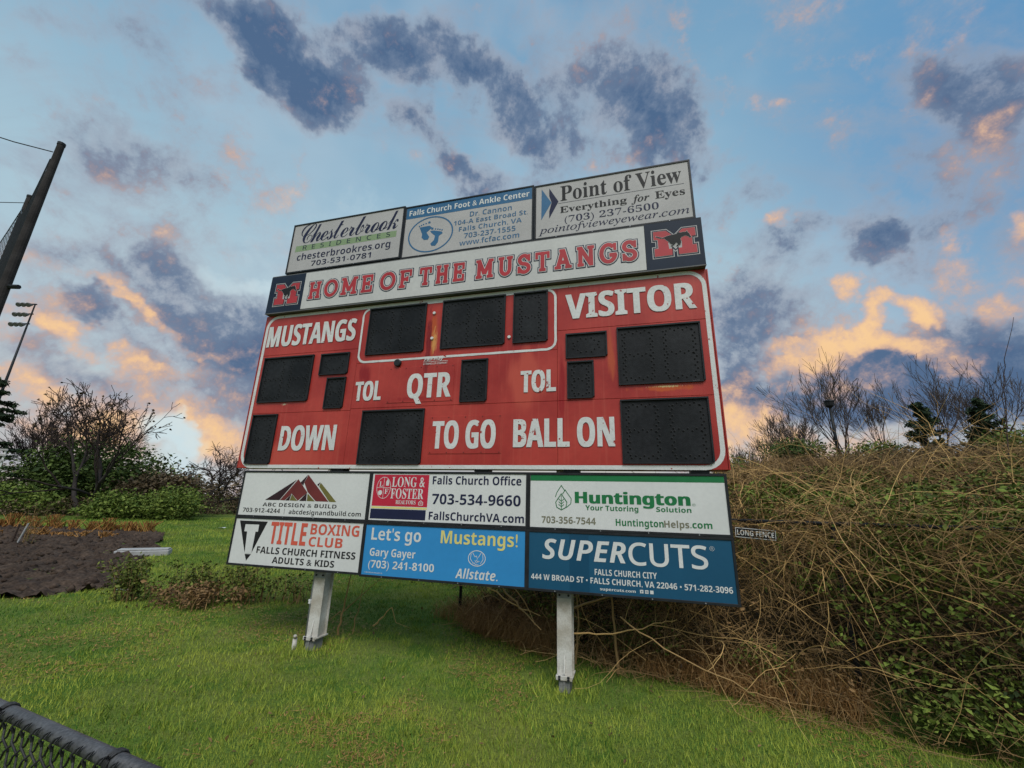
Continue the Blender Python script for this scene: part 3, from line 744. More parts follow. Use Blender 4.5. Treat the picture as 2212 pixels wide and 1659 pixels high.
for k, t, st, c, s0, s1, h, ch in TEXTS:
    if st == 'slab': slab_word(t, s0, s1, 4.000, .290, -.0602)

MO = [(0.3562, 4.353), (0.5133, 4.3512), (0.5846, 4.2745), (0.6595, 4.3508), (0.8147, 4.3475), (0.8149, 4.2039), (0.7789, 4.2065), (0.7781, 4.1472), (0.8163, 4.1490), (0.8173, 4.0043), (0.5992, 4.0054), (0.5992, 4.0764), (0.5855, 4.0625), (0.5731, 4.0800), (0.5731, 4.0061), (0.3566, 4.0041), (0.3566, 4.1473), (0.3925, 4.1485), (0.3925, 4.2049), (0.3554, 4.2059)]
def inset(poly, d):
    n = len(poly); out = []
    for j in range(n):
        a, b, c = Vector(poly[j - 1]), Vector(poly[j]), Vector(poly[(j + 1) % n])
        d1 = (b - a).normalized(); d2 = (c - b).normalized()
        n1 = Vector((d1.y, -d1.x)); n2 = Vector((d2.y, -d2.x)); t = (n1 + n2)
        t = t / max(.35, t.length_squared) * 2 if t.length > 1e-6 else n1
        out.append(tuple(b + t * d))
    return out
HORSE = [(0.4017, 4.2741), (0.4331, 4.2597), (0.4699, 4.2446), (0.5162, 4.2602), (0.5579, 4.2673), (0.5841, 4.2677), (0.6107, 4.2748), (0.6232, 4.2912), (0.6446, 4.2808), (0.6782, 4.2845), (0.7019, 4.2806), (0.7123, 4.2949), (0.718, 4.2756), (0.7313, 4.2597), (0.7399, 4.231), (0.7488, 4.2159), (0.7414, 4.2058), (0.731, 4.212), (0.7247, 4.2243), (0.6931, 4.2408), (0.6591, 4.2303), (0.6427, 4.2102), (0.6468, 4.1686), (0.637, 4.1385), (0.6181, 4.1323), (0.6098, 4.1201), (0.5959, 4.1312), (0.6155, 4.1463), (0.599, 4.1715), (0.5907, 4.1592), (0.5747, 4.1436), (0.5515, 4.1312), (0.5447, 4.1391), (0.5644, 4.1542), (0.5427, 4.1621), (0.5296, 4.187), (0.5052, 4.2114), (0.4843, 4.2354), (0.4395, 4.2425), (0.4047, 4.262)]
for dx, kx in ((0, 1.0), (-4.914, .985)):
    tr = lambda q: [(.586 + (a - .586) * kx * (.92 if dx else 1) + dx, b - (.036 if dx else 0)) for a, b in q]
    for i, (d, mt_) in enumerate(((0, 'topwhite'), (.009, 'panelnavy'), (.020, 'topwhite'))):
        q = inset(tr(MO), d)
        part(bn, 'emblem', MB().poly([(a, -.0615 - .0012 * i, b) for a, b in q]), M[mt_])
    # the two red halves of the letter
    for half in ([(.378, 4.330), (.506, 4.328), (.566, 4.262), (.520, 4.180), (.525, 4.105), (.556, 4.104), (.553, 4.030), (.380, 4.030), (.380, 4.122), (.420, 4.124), (.418, 4.230), (.379, 4.231)],
                 [(.668, 4.328), (.792, 4.325), (.792, 4.229), (.756, 4.229), (.755, 4.124), (.793, 4.125), (.794, 4.030), (.617, 4.030), (.617, 4.104), (.652, 4.105), (.655, 4.180), (.605, 4.262)]):
        part(bn, 'emblem', MB().poly([(a, -.0654, b) for a, b in tr(half)]), M['red'])
    hp = tr(HORSE)
    part(bn, 'emblem', MB().poly([(a, -.0666, b) for a, b in inset(hp, -.0035)]), M['topwhite'])
    part(bn, 'emblem', MB().poly([(a, -.0680, b) for a, b in hp]), M['black'])

# ------------------------------------------------------------------ sponsor signs
def sign(label, face, mat, key, frame_w=.022, facey=-.002):
    x0, x1, z0, z1 = face
    r = thing('sponsor_sign', label, 'sign', 'signs mounted on the scoreboard', RB, ((x0 + x1) / 2, 0, z0 - frame_w))
    f = frame_w
    part(r, 'backing', MB().box(x0 - f * .6, x1 + f * .6, .006, .045, z0 - f * .6, z1 + f * .6), M['frame'])
    pn = part(r, 'panel', MB().box(x0, x1, facey, .0055, z0, z1), M[mat])
    for b in ((x0 - f, x1 + f, z1, z1 + f), (x0 - f, x1 + f, z0 - f, z0), (x0 - f, x0, z0, z1), (x1, x1 + f, z0, z1)):
        part(r, 'frame', MB().box(b[0], b[1], -.010, .050, b[2], b[3], bev=.002), M['frame'])
    for i in range(4):
        xx = x0 + (x1 - x0) * (.14 + .24 * i); part(r, 'screw', MB().tube([(xx, -.0102, z0 - f * .5), (xx, -.0125, z0 - f * .5)], .006, 8), M['steel'])
    texts(r, key, facey - .0024)
    return r
def P2(root, pts, mat, y=-.0036, name='graphic'):
    return part(root, name, MB().poly([(a, y, b) for a, b in pts]), M[mat])
def rect(x0, x1, z0, z1): return [(x0, z0), (x1, z0), (x1, z1), (x0, z1)]

r = sign('grey white sign with script lettering over a pale green strip', (-4.462, -2.722, 4.518, 5.265), 'topwhite', 'ch')
P2(r, [(-4.392, 4.832), (-2.795, 4.832), (-2.792, 4.925), (-4.385, 4.925)], 'palegreen', -.0030)
r = sign('white sign with blue heading band and two blue footprints in a ring', (-2.672, -.968, 4.498, 5.240), 'topwhite', 'ft')
P2(r, rect(-2.670, -.970, 5.068, 5.238), 'blue', -.0030)
part(r, 'graphic', MB().ribbon(arc(-2.297, 4.788, .306, .255, 0, 360, 36)[:-1], .019, -.0036, True), M['blue'])
for ft_ in ([(-2.4589, 4.9127), (-2.3181, 4.917), (-2.2801, 4.8826), (-2.3534, 4.8205), (-2.3086, 4.7486), (-2.3262, 4.711), (-2.3787, 4.7138), (-2.4177, 4.7569), (-2.4132, 4.8024)],
            [(-2.3023, 4.8361), (-2.25, 4.8349), (-2.135, 4.7992), (-2.1245, 4.7737), (-2.1736, 4.7451), (-2.1801, 4.6552), (-2.2137, 4.6062), (-2.2655, 4.6105), (-2.2857, 4.6444), (-2.238, 4.6916), (-2.2294, 4.7541), (-2.2821, 4.8032)]):
    P2(r, ft_, 'blue')
mb = MB()
for i, (a, b) in enumerate([(-2.4613, 4.930), (-2.4338, 4.940), (-2.4066, 4.9505), (-2.3701, 4.9574), (-2.325, 4.9676), (-2.2745, 4.8665), (-2.2301, 4.8543), (-2.1965, 4.846), (-2.1664, 4.8355), (-2.1363, 4.825)]):
    mb.disc(a, -.0036, b, .018 if i in (4, 5) else .011, 8)
part(r, 'graphic', mb, M['blue'])
r = sign('grey white eyewear sign with two blue arrowheads, at the top right', (-.917, .803, 4.498, 5.222), 'topwhite', 'pv')
P2(r, [(-.850, 5.180), (-.731, 4.968), (-.853, 4.744)], 'blue')
P2(r, [(-.757, 5.176), (-.646, 4.968), (-.757, 4.748), (-.757, 4.850), (-.728, 4.968), (-.757, 5.066)], 'navy')
P2(r, rect(-.650, .745, 4.9375, 4.9415), 'navy')

r = sign('white sign with a maroon and olive mountain peaks logo', (-4.487, -2.766, 1.296, 1.785), 'white', 'ab')
for k, pts in (('darkmaroon', [(-4.1297, 1.4704), (-3.727, 1.7069), (-3.9273, 1.4721)]), ('maroon', [(-3.9184, 1.4723), (-3.7066, 1.7114), (-3.5556, 1.5643), (-3.6709, 1.4709), (-3.7693, 1.5491), (-3.8522, 1.471)]),
               ('darkmaroon', [(-3.8448, 1.4697), (-3.7716, 1.5434), (-3.7884, 1.471)]), ('olive_gold', [(-3.7814, 1.4712), (-3.7643, 1.5421), (-3.6776, 1.4693)]), ('darkmaroon', [(-3.6711, 1.6745), (-3.58, 1.7658), (-3.6194, 1.6794), (-3.6259, 1.6409)]),
               ('maroon', [(-3.6186, 1.6752), (-3.5757, 1.7615), (-3.2568, 1.4694), (-3.4268, 1.471), (-3.5532, 1.57)]), ('darkmaroon', [(-3.6516, 1.4699), (-3.5617, 1.56), (-3.5549, 1.4708)]), ('olive_gold', [(-3.5463, 1.471), (-3.5503, 1.5546), (-3.4384, 1.4693)]),
               ('darkmaroon', [(-3.4379, 1.6534), (-3.4003, 1.6821), (-3.4159, 1.6354)]), ('olive_gold', [(-3.4085, 1.6327), (-3.3942, 1.6765), (-3.1538, 1.4678), (-3.2466, 1.4683)])):
    P2(r, pts, k)
P2(r, rect(-3.832, -3.828, 1.318, 1.380), 'black')
r = sign('white sign with a crimson and navy block and large dark blue phone number', (-2.724, -.986, 1.296, 1.785), 'white', 'lf')
P2(r, rect(-2.703, -2.045, 1.442, 1.772), 'lfred', -.0030); P2(r, rect(-2.703, -2.045, 1.418, 1.436), 'yellow', -.0030); P2(r, rect(-2.710, -2.055, 1.311, 1.412), 'navy', -.0030)
part(r, 'graphic', MB().ribbon(arc(-2.578, 1.633, .084, .113, 0, 360, 24)[:-1], .005, -.0036, True), M['vinyl'])
P2(r, rect(-2.580, -2.576, 1.523, 1.743), 'vinyl'); P2(r, rect(-2.660, -2.5805, 1.631, 1.635), 'vinyl'); P2(r, rect(-2.5755, -2.496, 1.631, 1.635), 'vinyl')
P2(r, [(-2.55, 1.655), (-2.52, 1.655), (-2.516, 1.69), (-2.526, 1.715), (-2.535, 1.725), (-2.545, 1.715), (-2.555, 1.69)], 'vinyl')
P2(r, [(-2.635, 1.56), (-2.61, 1.552), (-2.592, 1.57), (-2.596, 1.60), (-2.62, 1.607), (-2.642, 1.592)], 'vinyl')
part(r, 'graphic', MB().ribbon([(-2.145, 1.462), (-2.145, 1.488), (-2.121, 1.506), (-2.097, 1.488), (-2.097, 1.462)], .006, -.0036, True), M['vinyl'])
P2(r, rect(-2.132, -2.110, 1.476, 1.480), 'vinyl'); P2(r, rect(-2.132, -2.110, 1.484, 1.488), 'vinyl')
r = sign('white tutoring sign with green top band and green leaf logo', (-.942, .817, 1.292, 1.783), 'white', 'hu')
P2(r, rect(-.941, .816, 1.7265, 1.7825), 'green', -.0030)
for pts in ([(-.693, 1.575), (-.680, 1.615), (-.635, 1.684), (-.600, 1.632)], [(-.590, 1.478), (-.545, 1.515), (-.541, 1.562), (-.598, 1.642), (-.625, 1.602)]):
    part(r, 'graphic', MB().ribbon(pts, .007, -.0036), M['green'])
part(r, 'graphic', MB().ribbon([(-.636, 1.606), (-.690, 1.528), (-.680, 1.480), (-.636, 1.457), (-.592, 1.480), (-.582, 1.528)], .007, -.0050, True), M['green'])
mb = MB()
for zz in (1.49, 1.515, 1.54): mb.ribbon([(-.662, zz + .018), (-.636, zz - .004), (-.610, zz + .018)], .006, -.0042)
part(r, 'graphic', mb, M['green']); P2(r, rect(-.639, -.633, 1.457, 1.59), 'green')
r = sign('white sign with dark triangle T emblem and coral lettering', (-4.490, -2.773, .768, 1.256), 'white', 'tb')
P2(r, [(-4.4374, 1.2307), (-4.0347, 1.2305), (-4.1904, 0.8809), (-4.2818, 0.8788)], 'black', -.0030)
P2(r, [(-4.3439, 1.1916), (-4.1485, 1.1931), (-4.1481, 1.1156), (-4.1825, 1.1156), (-4.1857, 0.8805), (-4.281, 0.8785), (-4.3019, 1.1122), (-4.3444, 1.114)], 'vinyl', -.0042)
P2(r, [(-4.278, 0.8709), (-4.1902, 0.8728), (-4.2426, 0.8016)], 'black')
r = sign('bright blue sign with white and yellow lettering and a ring logo', (-2.735, -.987, .756, 1.249), 'sky_blue', 'al')
part(r, 'graphic', MB().ribbon(arc(-1.470, .978, .088, .070, 0, 360, 30)[:-1], .007, -.0036, True), M['vinyl'])
for pts in ([(-1.53, 1.02), (-1.535, .97), (-1.50, .925)], [(-1.515, 1.03), (-1.49, .99), (-1.475, 1.00), (-1.46, .97)], [(-1.41, 1.02), (-1.405, .97), (-1.43, .93)], [(-1.425, 1.03), (-1.455, .985)], [(-1.49, .96), (-1.47, .935)], [(-1.475, .965), (-1.455, .94)], [(-1.46, .955), (-1.44, .95)], [(-1.50, .94), (-1.48, .92), (-1.45, .92)]):
    part(r, 'graphic', MB().ribbon(pts, .005, -.0036), M['vinyl'])
r = sign('deep blue sign with big white lettering and a white address line', (-.947, .818, .754, 1.247), 'deep_blue', 'su')
P2(r, rect(-.565, -.385, .756, 1.245), 'band_blue', -.0026)  # upright band, slightly darker and smoother than the panel around it
for xx in (.048, .090, .132):
    P2(r, rect(xx, xx + .028, .780, .808), 'vinyl', -.0034)
P2(r, rect(.060, .064, .782, .802), 'deep_blue', -.0048); P2(r, rect(.056, .070, .794, .797), 'deep_blue', -.0048)
part(r, 'graphic', MB().ribbon(arc(.104, .794, .007, .007, 0, 360, 8)[:-1], .003, -.0048, True), M['deep_blue'])

# ================================================================== terrain
FP0 = np.array([-.656, 6.517]); FE = np.array([.7804, -.6253]); FN = np.array([.6253, .7804])   # rear fence line and its uphill normal
def sstep(a, b, x):
    t = np.clip((x - a) / (b - a), 0, 1); return t * t * (3 - 2 * t)
def vnoise(x, y, sc, seed=0):
    """smooth value noise, -1..1"""
    x = np.asarray(x, float) * sc; y = np.asarray(y, float) * sc
    xi = np.floor(x).astype(np.int64); yi = np.floor(y).astype(np.int64); xf = x - xi; yf = y - yi
    def h(a, b):
        n = (a * 374761393 + b * 668265263 + seed * 974634777) & 0x7fffffff
        n = ((n ^ (n >> 13)) * 1274126177) & 0x7fffffff
        return ((n ^ (n >> 16)) & 0xffff) / 32767.5 - 1
    u = xf * xf * (3 - 2 * xf); v = yf * yf * (3 - 2 * yf)
    return (h(xi, yi) * (1 - u) + h(xi + 1, yi) * u) * (1 - v) + (h(xi, yi + 1) * (1 - u) + h(xi + 1, yi + 1) * u) * v
def fence_st(x, y):
    dx = x - FP0[0]; dy = y - FP0[1]
    return dx * FE[0] + dy * FE[1], dx * FN[0] + dy * FN[1]
def st_xy(s, t):
    return FP0[0] + s * FE[0] + t * FN[0], FP0[1] + s * FE[1] + t * FN[1]
def height(x, y):
    x = np.asarray(x, float); y = np.asarray(y, float)
    s, t = fence_st(x, y); r = np.hypot(x, y)
    z = .022 * vnoise(x, y, .45, 3) + .012 * vnoise(x, y, 1.3, 5)
    z = z - .07 * np.exp(-((x - .6) ** 2 + (y - 4.1) ** 2) / 3.0)
    z = z + .35 * sstep(14, 40, r) * sstep(4, -12, x) + .05 * vnoise(x, y, .12, 8) * sstep(8, 20, r)
    m = sstep(-1.2, 3.2, s)
    near = np.interp(t, [-.1, .4, 1.2, 2.6, 4.5], [0, .30, 1.10, 1.85, 2.05])
    far = np.clip(t - 4.5, 0, 60) * .105
    z = z + m * (near + far) + .10 * vnoise(x, y, .8, 9) * m * sstep(.2, 1.5, t)
    return z

def col_mesh(name, v, f, mat, tint=None, kind=None, parent=None, smooth=False, loc=(0, 0, 0)):
    """fast mesh from arrays: f is (n, 3) or (n, 4)"""
    v = np.asarray(v, np.float32) - np.array(loc, np.float32); f = np.asarray(f, np.int32)
    me = bpy.data.meshes.new(name); k = f.shape[1]
    me.vertices.add(len(v)); me.vertices.foreach_set('co', v.ravel())
    me.loops.add(len(f) * k); me.loops.foreach_set('vertex_index', f.ravel())
    me.polygons.add(len(f)); me.polygons.foreach_set('loop_start', np.arange(0, len(f) * k, k, dtype=np.int32))
    try: me.polygons.foreach_set('loop_total', np.full(len(f), k, np.int32))
    except Exception: pass
    if smooth: me.polygons.foreach_set('use_smooth', np.ones(len(f), bool))
    if tint is not None:
        at = me.attributes.new('tint', 'FLOAT', 'POINT'); at.data.foreach_set('value', np.asarray(tint, np.float32))
    me.materials.append(mat); me.update(calc_edges=True); me.validate()
    o = bpy.data.objects.new(name, me); COL.objects.link(o)
    if parent: o.parent = parent
    if kind: o['kind'] = kind
    return o

# ground sheet out to the horizon
n_ = 300
g = np.linspace(-1, 1, n_); wx = np.sinh(g * 6.2) / np.sinh(6.2) * 900
gx, gy = np.meshgrid(wx + .0, wx + 4.0, indexing='ij')
gz = height(gx, gy)
V = np.stack([gx.ravel(), gy.ravel(), gz.ravel()], 1)
idx = np.arange(n_ * n_).reshape(n_, n_)
F = np.stack([idx[:-1, :-1].ravel(), idx[1:, :-1].ravel(), idx[1:, 1:].ravel(), idx[:-1, 1:].ravel()], 1)

def ground_mat():
    m = smat('turf', (.12, .19, .036), .95, .1, .5, col2=(.18, .19, .050), fine=0)
    n, l = m.node_tree.nodes, m.node_tree.links; p = n['Principled BSDF']
    p.inputs['Specular IOR Level'].default_value = .05
    t = [x for x in n if x.type == 'TEX_COORD'][0].outputs['Object']; cur = p.inputs['Base Color'].links[0].from_socket
    def nz_(sc, det, a, b):
        no = n.new('ShaderNodeTexNoise'); no.inputs['Scale'].default_value = sc; no.inputs['Detail'].default_value = det; l.new(t, no.inputs['Vector'])
        r = n.new('ShaderNodeMapRange'); r.inputs[1].default_value = a; r.inputs[2].default_value = b; l.new(no.outputs['Fac'], r.inputs[0]); return r.outputs[0]
    def mix_(f, c, k=1.0):
        nonlocal cur
        mm = n.new('ShaderNodeMath'); mm.operation = 'MULTIPLY'; l.new(f, mm.inputs[0]); mm.inputs[1].default_value = k
        mx = n.new('ShaderNodeMix'); mx.data_type = 'RGBA'; l.new(mm.outputs[0], mx.inputs[0]); l.new(cur, mx.inputs[6]); mx.inputs[7].default_value = (*c, 1); cur = mx.outputs[2]
    mix_(nz_(1.6, 5, .48, .62), (.068, .145, .022), .8)
    mix_(nz_(6, 5, .52, .66), (.21, .22, .06), .5)
    mix_(nz_(45, 3, .50, .66), (.040, .062, .016), .6)
    # brown litter under the brambles: the slope's own ground, by the 'tint' attribute
    at = n.new('ShaderNodeAttribute'); at.attribute_name = 'tint'
    mix_(at.outputs['Fac'], (.045, .030, .016), .96)
    l.new(cur, p.inputs['Base Color'])
    nb = n.new('ShaderNodeTexNoise'); nb.inputs['Scale'].default_value = 60; nb.inputs['Detail'].default_value = 4; l.new(t, nb.inputs['Vector'])
    b_ = n.new('ShaderNodeBump'); b_.inputs['Strength'].default_value = .8; b_.inputs['Distance'].default_value = .03
    l.new(nb.outputs['Fac'], b_.inputs['Height']); l.new(b_.outputs[0], p.inputs['Normal'])
    return m
M['turf'] = ground_mat()
s_, t_ = fence_st(V[:, 0], V[:, 1])
lit = sstep(-.15, .2, t_ + .25 * vnoise(V[:, 0], V[:, 1], 2.5, 2)) * sstep(-.1, .9, s_ + .2 * t_)
go = col_mesh('ground', V, F, M['turf'], tint=lit, smooth=True); go['kind'] = 'structure'

# ------------------------------------------------------------------ dirt patch
DP = np.array([(-16.5, 13.8), (-14.0, 11.2), (-9.0, 6.8), (-7.55, 6.55), (-6.7, 6.9), (-6.35, 7.7), (-8.4, 10.3), (-9.8, 12.4), (-12.3, 15.8), (-13.6, 16.9), (-19.2, 17.2), (-22, 17.5), (-19, 15.2)])
def inside(px_, py_, poly):
    c = np.zeros(len(px_), bool); n = len(poly)
    for i in range(n):
        (x1, y1), (x2, y2) = poly[i], poly[(i + 1) % n]
        k = ((y1 > py_) != (y2 > py_)) & (px_ < (x2 - x1) * (py_ - y1) / (y2 - y1 + 1e-12) + x1); c ^= k
    return c
q = 230
ax = np.linspace(-22, -6.2, q * 2); ay = np.linspace(6.4, 17.6, q)
gx, gy = np.meshgrid(ax, ay, indexing='ij')
jx = gx + .25 * vnoise(gx, gy, 1.1, 31); jy = gy + .25 * vnoise(gx, gy, 1.2, 33)
ins = inside(jx.ravel(), jy.ravel(), DP).reshape(gx.shape)
gz = height(gx, gy) + .012 + .07 * np.maximum(0, vnoise(gx, gy, 2.6, 41)) + .10 * np.maximum(0, vnoise(gx, gy, 5.5, 43) - .1) + .05 * vnoise(gx, gy, 12, 44)
V = np.stack([gx.ravel(), gy.ravel(), gz.ravel()], 1); idx = np.arange(gx.size).reshape(gx.shape)
ok = ins[:-1, :-1] & ins[1:, :-1] & ins[1:, 1:] & ins[:-1, 1:]
F = np.stack([idx[:-1, :-1][ok], idx[1:, :-1][ok], idx[1:, 1:][ok], idx[:-1, 1:][ok]], 1)
us, inv_ = np.unique(F, return_inverse=True)
M['dirt'] = smat('tilled_soil', (.050, .034, .026), .95, .1, 1.6, col2=(.085, .058, .042), fine=.45, bump=.9, bscale=14)
dpo = col_mesh('dirt_bed', V[us], inv_.reshape(F.shape), M['dirt'], smooth=True); dpo['kind'] = 'structure'

# ------------------------------------------------------------------ plant mesh helpers
def tubes(lines, k=3):
    """lines: list of (points (n,3), radii (n,)) -> verts, quads"""
    VV, FF, TT, off = [], [], [], 0
    cs = np.array([(cos(2 * pi * q / k), sin(2 * pi * q / k)) for q in range(k)])
    for pts, rad, tint in lines:
        pts = np.asarray(pts, float); n = len(pts)
        d = np.empty_like(pts); d[1:-1] = pts[2:] - pts[:-2]; d[0] = pts[1] - pts[0]; d[-1] = pts[-1] - pts[-2]
        d /= np.linalg.norm(d, axis=1)[:, None] + 1e-9
        ref = np.array([.31, .22, .92]) if abs(d[0][2]) < .8 else np.array([.9, .3, .1])
        a = np.cross(d, ref); a /= np.linalg.norm(a, axis=1)[:, None] + 1e-9; b = np.cross(d, a)
        rad = np.asarray(rad, float)
        v = pts[:, None, :] + rad[:, None, None] * (cs[None, :, 0:1] * a[:, None, :] + cs[None, :, 1:2] * b[:, None, :])
        VV.append(v.reshape(-1, 3)); TT.append(np.full(n * k, tint))
        base = off + np.arange(n - 1)[:, None] * k; q = np.arange(k)[None]; q2 = (q + 1) % k
        FF.append(np.stack([base + q, base + q2, base + k + q2, base + k + q], -1).reshape(-1, 4)); off += n * k
    return np.concatenate(VV), np.concatenate(FF), np.concatenate(TT)

def leaf_cloud(cen, size, up=.4, jitter=.35, aspect=.55):
    """pointed leaves of two triangles, random facing; cen (n,3)"""
    n = len(cen); d = rng.normal(size=(n, 3)); d[:, 2] *= .6; d /= np.linalg.norm(d, axis=1)[:, None]
    nn = rng.normal(size=(n, 3)); nn[:, 2] += up * 2; a = np.cross(d, nn); a /= np.linalg.norm(a, axis=1)[:, None] + 1e-9
    sz = size * (1 + jitter * rng.normal(size=n)).clip(.35, 2.2)
    L = d * sz[:, None]; W_ = a * (sz * aspect * .5)[:, None]; up_ = np.cross(a, d) * (sz * .12)[:, None]
    v = np.stack([cen - L * .5, cen + W_ + up_, cen + L * .5, cen - W_ + up_], 1).reshape(-1, 3)
    i = np.arange(n)[:, None] * 4; f = np.concatenate([i + [0, 1, 2], i + [0, 2, 3]], 0)
    return v, f

def vegmat(name, a, b, rough=.7, sc=3.0, trans=0.0):
    m = smat(name, a, rough, .1, sc, col2=b, attr=True, spec=.15)
    return m
M['leaf_dark'] = vegmat('bramble_leaf', (.022, .036, .010), (.19, .22, .045), sc=1.5)
M['leaf_bright'] = vegmat('fresh_leaf', (.070, .105, .018), (.21, .27, .05), sc=2.0)
M['leaf_brown'] = vegmat('dead_leaf', (.060, .036, .018), (.30, .18, .08), sc=2.0)
M['stem_tan'] = vegmat('tan_vine_bark', (.30, .165, .055), (.74, .47, .19), sc=1.2)
M['stem_brown'] = vegmat('brown_twig_bark', (.060, .036, .018), (.46, .29, .125), sc=1.2)
M['straw'] = vegmat('orange_straw', (.20, .10, .036), (.48, .27, .10), sc=2.0)
M['straw_far'] = vegmat('orange_straw_tuft', (.22, .10, .03), (.48, .25, .08), sc=1.0)
M['bark'] = smat('grey_brown_bark', (.050, .042, .040), .9, .15, 6, bump=.3)
M['twig'] = smat('dark_twigs', (.050, .036, .034), .9, .15, 4)
M['twig_pale'] = smat('grey_brown_twigs', (.105, .080, .070), .9, .15, 4)
M['bark_warm'] = smat('reddish_brown_bark', (.070, .046, .038), .9, .15, 6, bump=.3)
M['conifer'] = vegmat('conifer_needles', (.020, .036, .020), (.075, .105, .050), sc=.8)
M['bush'] = vegmat('ivy_leaf', (.030, .055, .017), (.12, .17, .040), sc=.5)
M['bush_bright'] = vegmat('bush_leaf', (.060, .105, .022), (.22, .27, .055), sc=.9)
M['bush_brown'] = vegmat('brown_brush', (.065, .048, .030), (.19, .135, .075), sc=.6)
M['grass'] = vegmat('grass_blade', (.036, .135, .015), (.40, .44, .065), sc=.7)

# ------------------------------------------------------------------ lawn blades
def lawn(nb, r0, r1, wid, hgt, seed):
    g = np.random.default_rng(seed)
    r = np.exp(g.uniform(np.log(r0), np.log(r1), nb)); th = g.uniform(-61, 61, nb) * pi / 180
    x = r * np.sin(th); y = r * np.cos(th)
    s, t = fence_st(x, y)
    keep = ~((t > -.05 + .22 * vnoise(x, y, 2.5, 2)) & (s > -.1))
    keep &= ~inside(x + .25 * vnoise(x, y, 1.1, 31), y + .25 * vnoise(x, y, 1.2, 33), DP)
    x, y, r = x[keep], y[keep], r[keep]; n = len(x)
    z = height(x, y); pat = vnoise(x, y, 1.1, 61) * .5 + vnoise(x, y, 3.0, 62) * .3 + vnoise(x, y, .35, 63) * .4
    k = (r / 4.0) ** .75
    h = hgt * g.uniform(.5, 1.35, n) * (1 + .35 * pat) * np.maximum(1, k * .8); w_ = wid * g.uniform(.6, 1.3, n) * np.maximum(.8, k)
    a = g.uniform(0, 2 * pi, n); le = g.uniform(.15, 1.0, n) * h; la = g.uniform(0, 2 * pi, n)
    bx, by = np.cos(a) * w_ / 2, np.sin(a) * w_ / 2
    v = np.stack([np.stack([x - bx, y - by, z - .01], 1), np.stack([x + bx, y + by, z - .01], 1), np.stack([x + np.cos(la) * le, y + np.sin(la) * le, z + h], 1)], 1).reshape(-1, 3)
    f = np.arange(n * 3).reshape(-1, 3)
    tint = np.clip(.44 + .60 * pat + .20 * g.normal(size=n), 0, 1); tint = np.repeat(tint, 3)
    return v, f, tint
v, f, t = lawn(560000, 1.6, 30, .0060, .026, 5)
lw = col_mesh('lawn_grass', v, f, M['grass'], tint=t, kind='stuff')
lw['label'] = 'short green lawn grass with olive and dry patches'; lw['category'] = 'grass'
# dead thatch and fallen leaves in the lawn
g = np.random.default_rng(28); n = 90000; r = np.exp(g.uniform(np.log(1.7), np.log(14), n)); th = g.uniform(-60, 58, n) * pi / 180; x, y = r * np.sin(th), r * np.cos(th)
s, t = fence_st(x, y); pn = vnoise(x, y, .9, 71) * .6 + vnoise(x, y, 2.6, 72) * .4; k = (pn > .08 + .35 * g.random(n)) & ((t < -.05) | (s < -.5)) & ~inside(x, y, DP); x, y, r = x[k], y[k], r[k]; n = len(x)
z = height(x, y); a = g.uniform(0, 2 * pi, n); L = g.uniform(.02, .06, n) * np.maximum(1, r / 5) ** .5; w_ = .0035 * np.maximum(1, r / 4); h0 = g.uniform(.008, .024, n)
dx, dy = np.cos(a), np.sin(a)
v = np.stack([np.stack([x - dy * w_, y + dx * w_, z + h0], 1), np.stack([x + dy * w_, y - dx * w_, z + h0], 1), np.stack([x + dx * L, y + dy * L, z + h0 + g.uniform(0, .012, n)], 1)], 1).reshape(-1, 3)
o = col_mesh('lawn_thatch', v, np.arange(n * 3).reshape(-1, 3), M['straw'], tint=np.repeat(np.clip(.45 + .3 * g.normal(size=n), 0, 1), 3), kind='stuff'); o['label'] = 'dry tan thatch lying in patches in the lawn'; o['category'] = 'dry grass'
n = 420; r = np.exp(g.uniform(np.log(2), np.log(9), n)); th = g.uniform(-45, 45, n) * pi / 180; x, y = r * np.sin(th), r * np.cos(th)
v, f = leaf_cloud(np.stack([x, y, height(x, y) + .022], 1), .03, up=2.0); o = col_mesh('fallen_leaves', v, f, M['leaf_brown'], tint=np.repeat(g.random(n), 4), kind='stuff'); o['label'] = 'small brown fallen leaves strewn over the lawn'; o['category'] = 'leaves'
n = 2600; x = g.uniform(-22, -6.2, n); y = g.uniform(6.4, 17.6, n); k = inside(x, y, DP); x, y = x[k], y[k]; n = len(x); z = height(x, y) + .05; sz = g.uniform(.03, .11, n)
oc = np.array([(1, 0, 0), (-1, 0, 0), (0, 1, 0), (0, -1, 0), (0, 0, .8), (0, 0, -.8)]); of = np.array([(0, 2, 4), (2, 1, 4), (1, 3, 4), (3, 0, 4), (2, 0, 5), (1, 2, 5), (3, 1, 5), (0, 3, 5)])
v = (np.stack([x, y, z], 1)[:, None] + oc[None] * sz[:, None, None] * g.uniform(.6, 1.3, (n, 6, 1))).reshape(-1, 3); f = (np.arange(n)[:, None, None] * 6 + of[None]).reshape(-1, 3)
o = col_mesh('soil_clods', v, f, M['dirt'], kind='stuff'); o['label'] = 'dark clods of soil in the tilled bed'; o['category'] = 'soil'

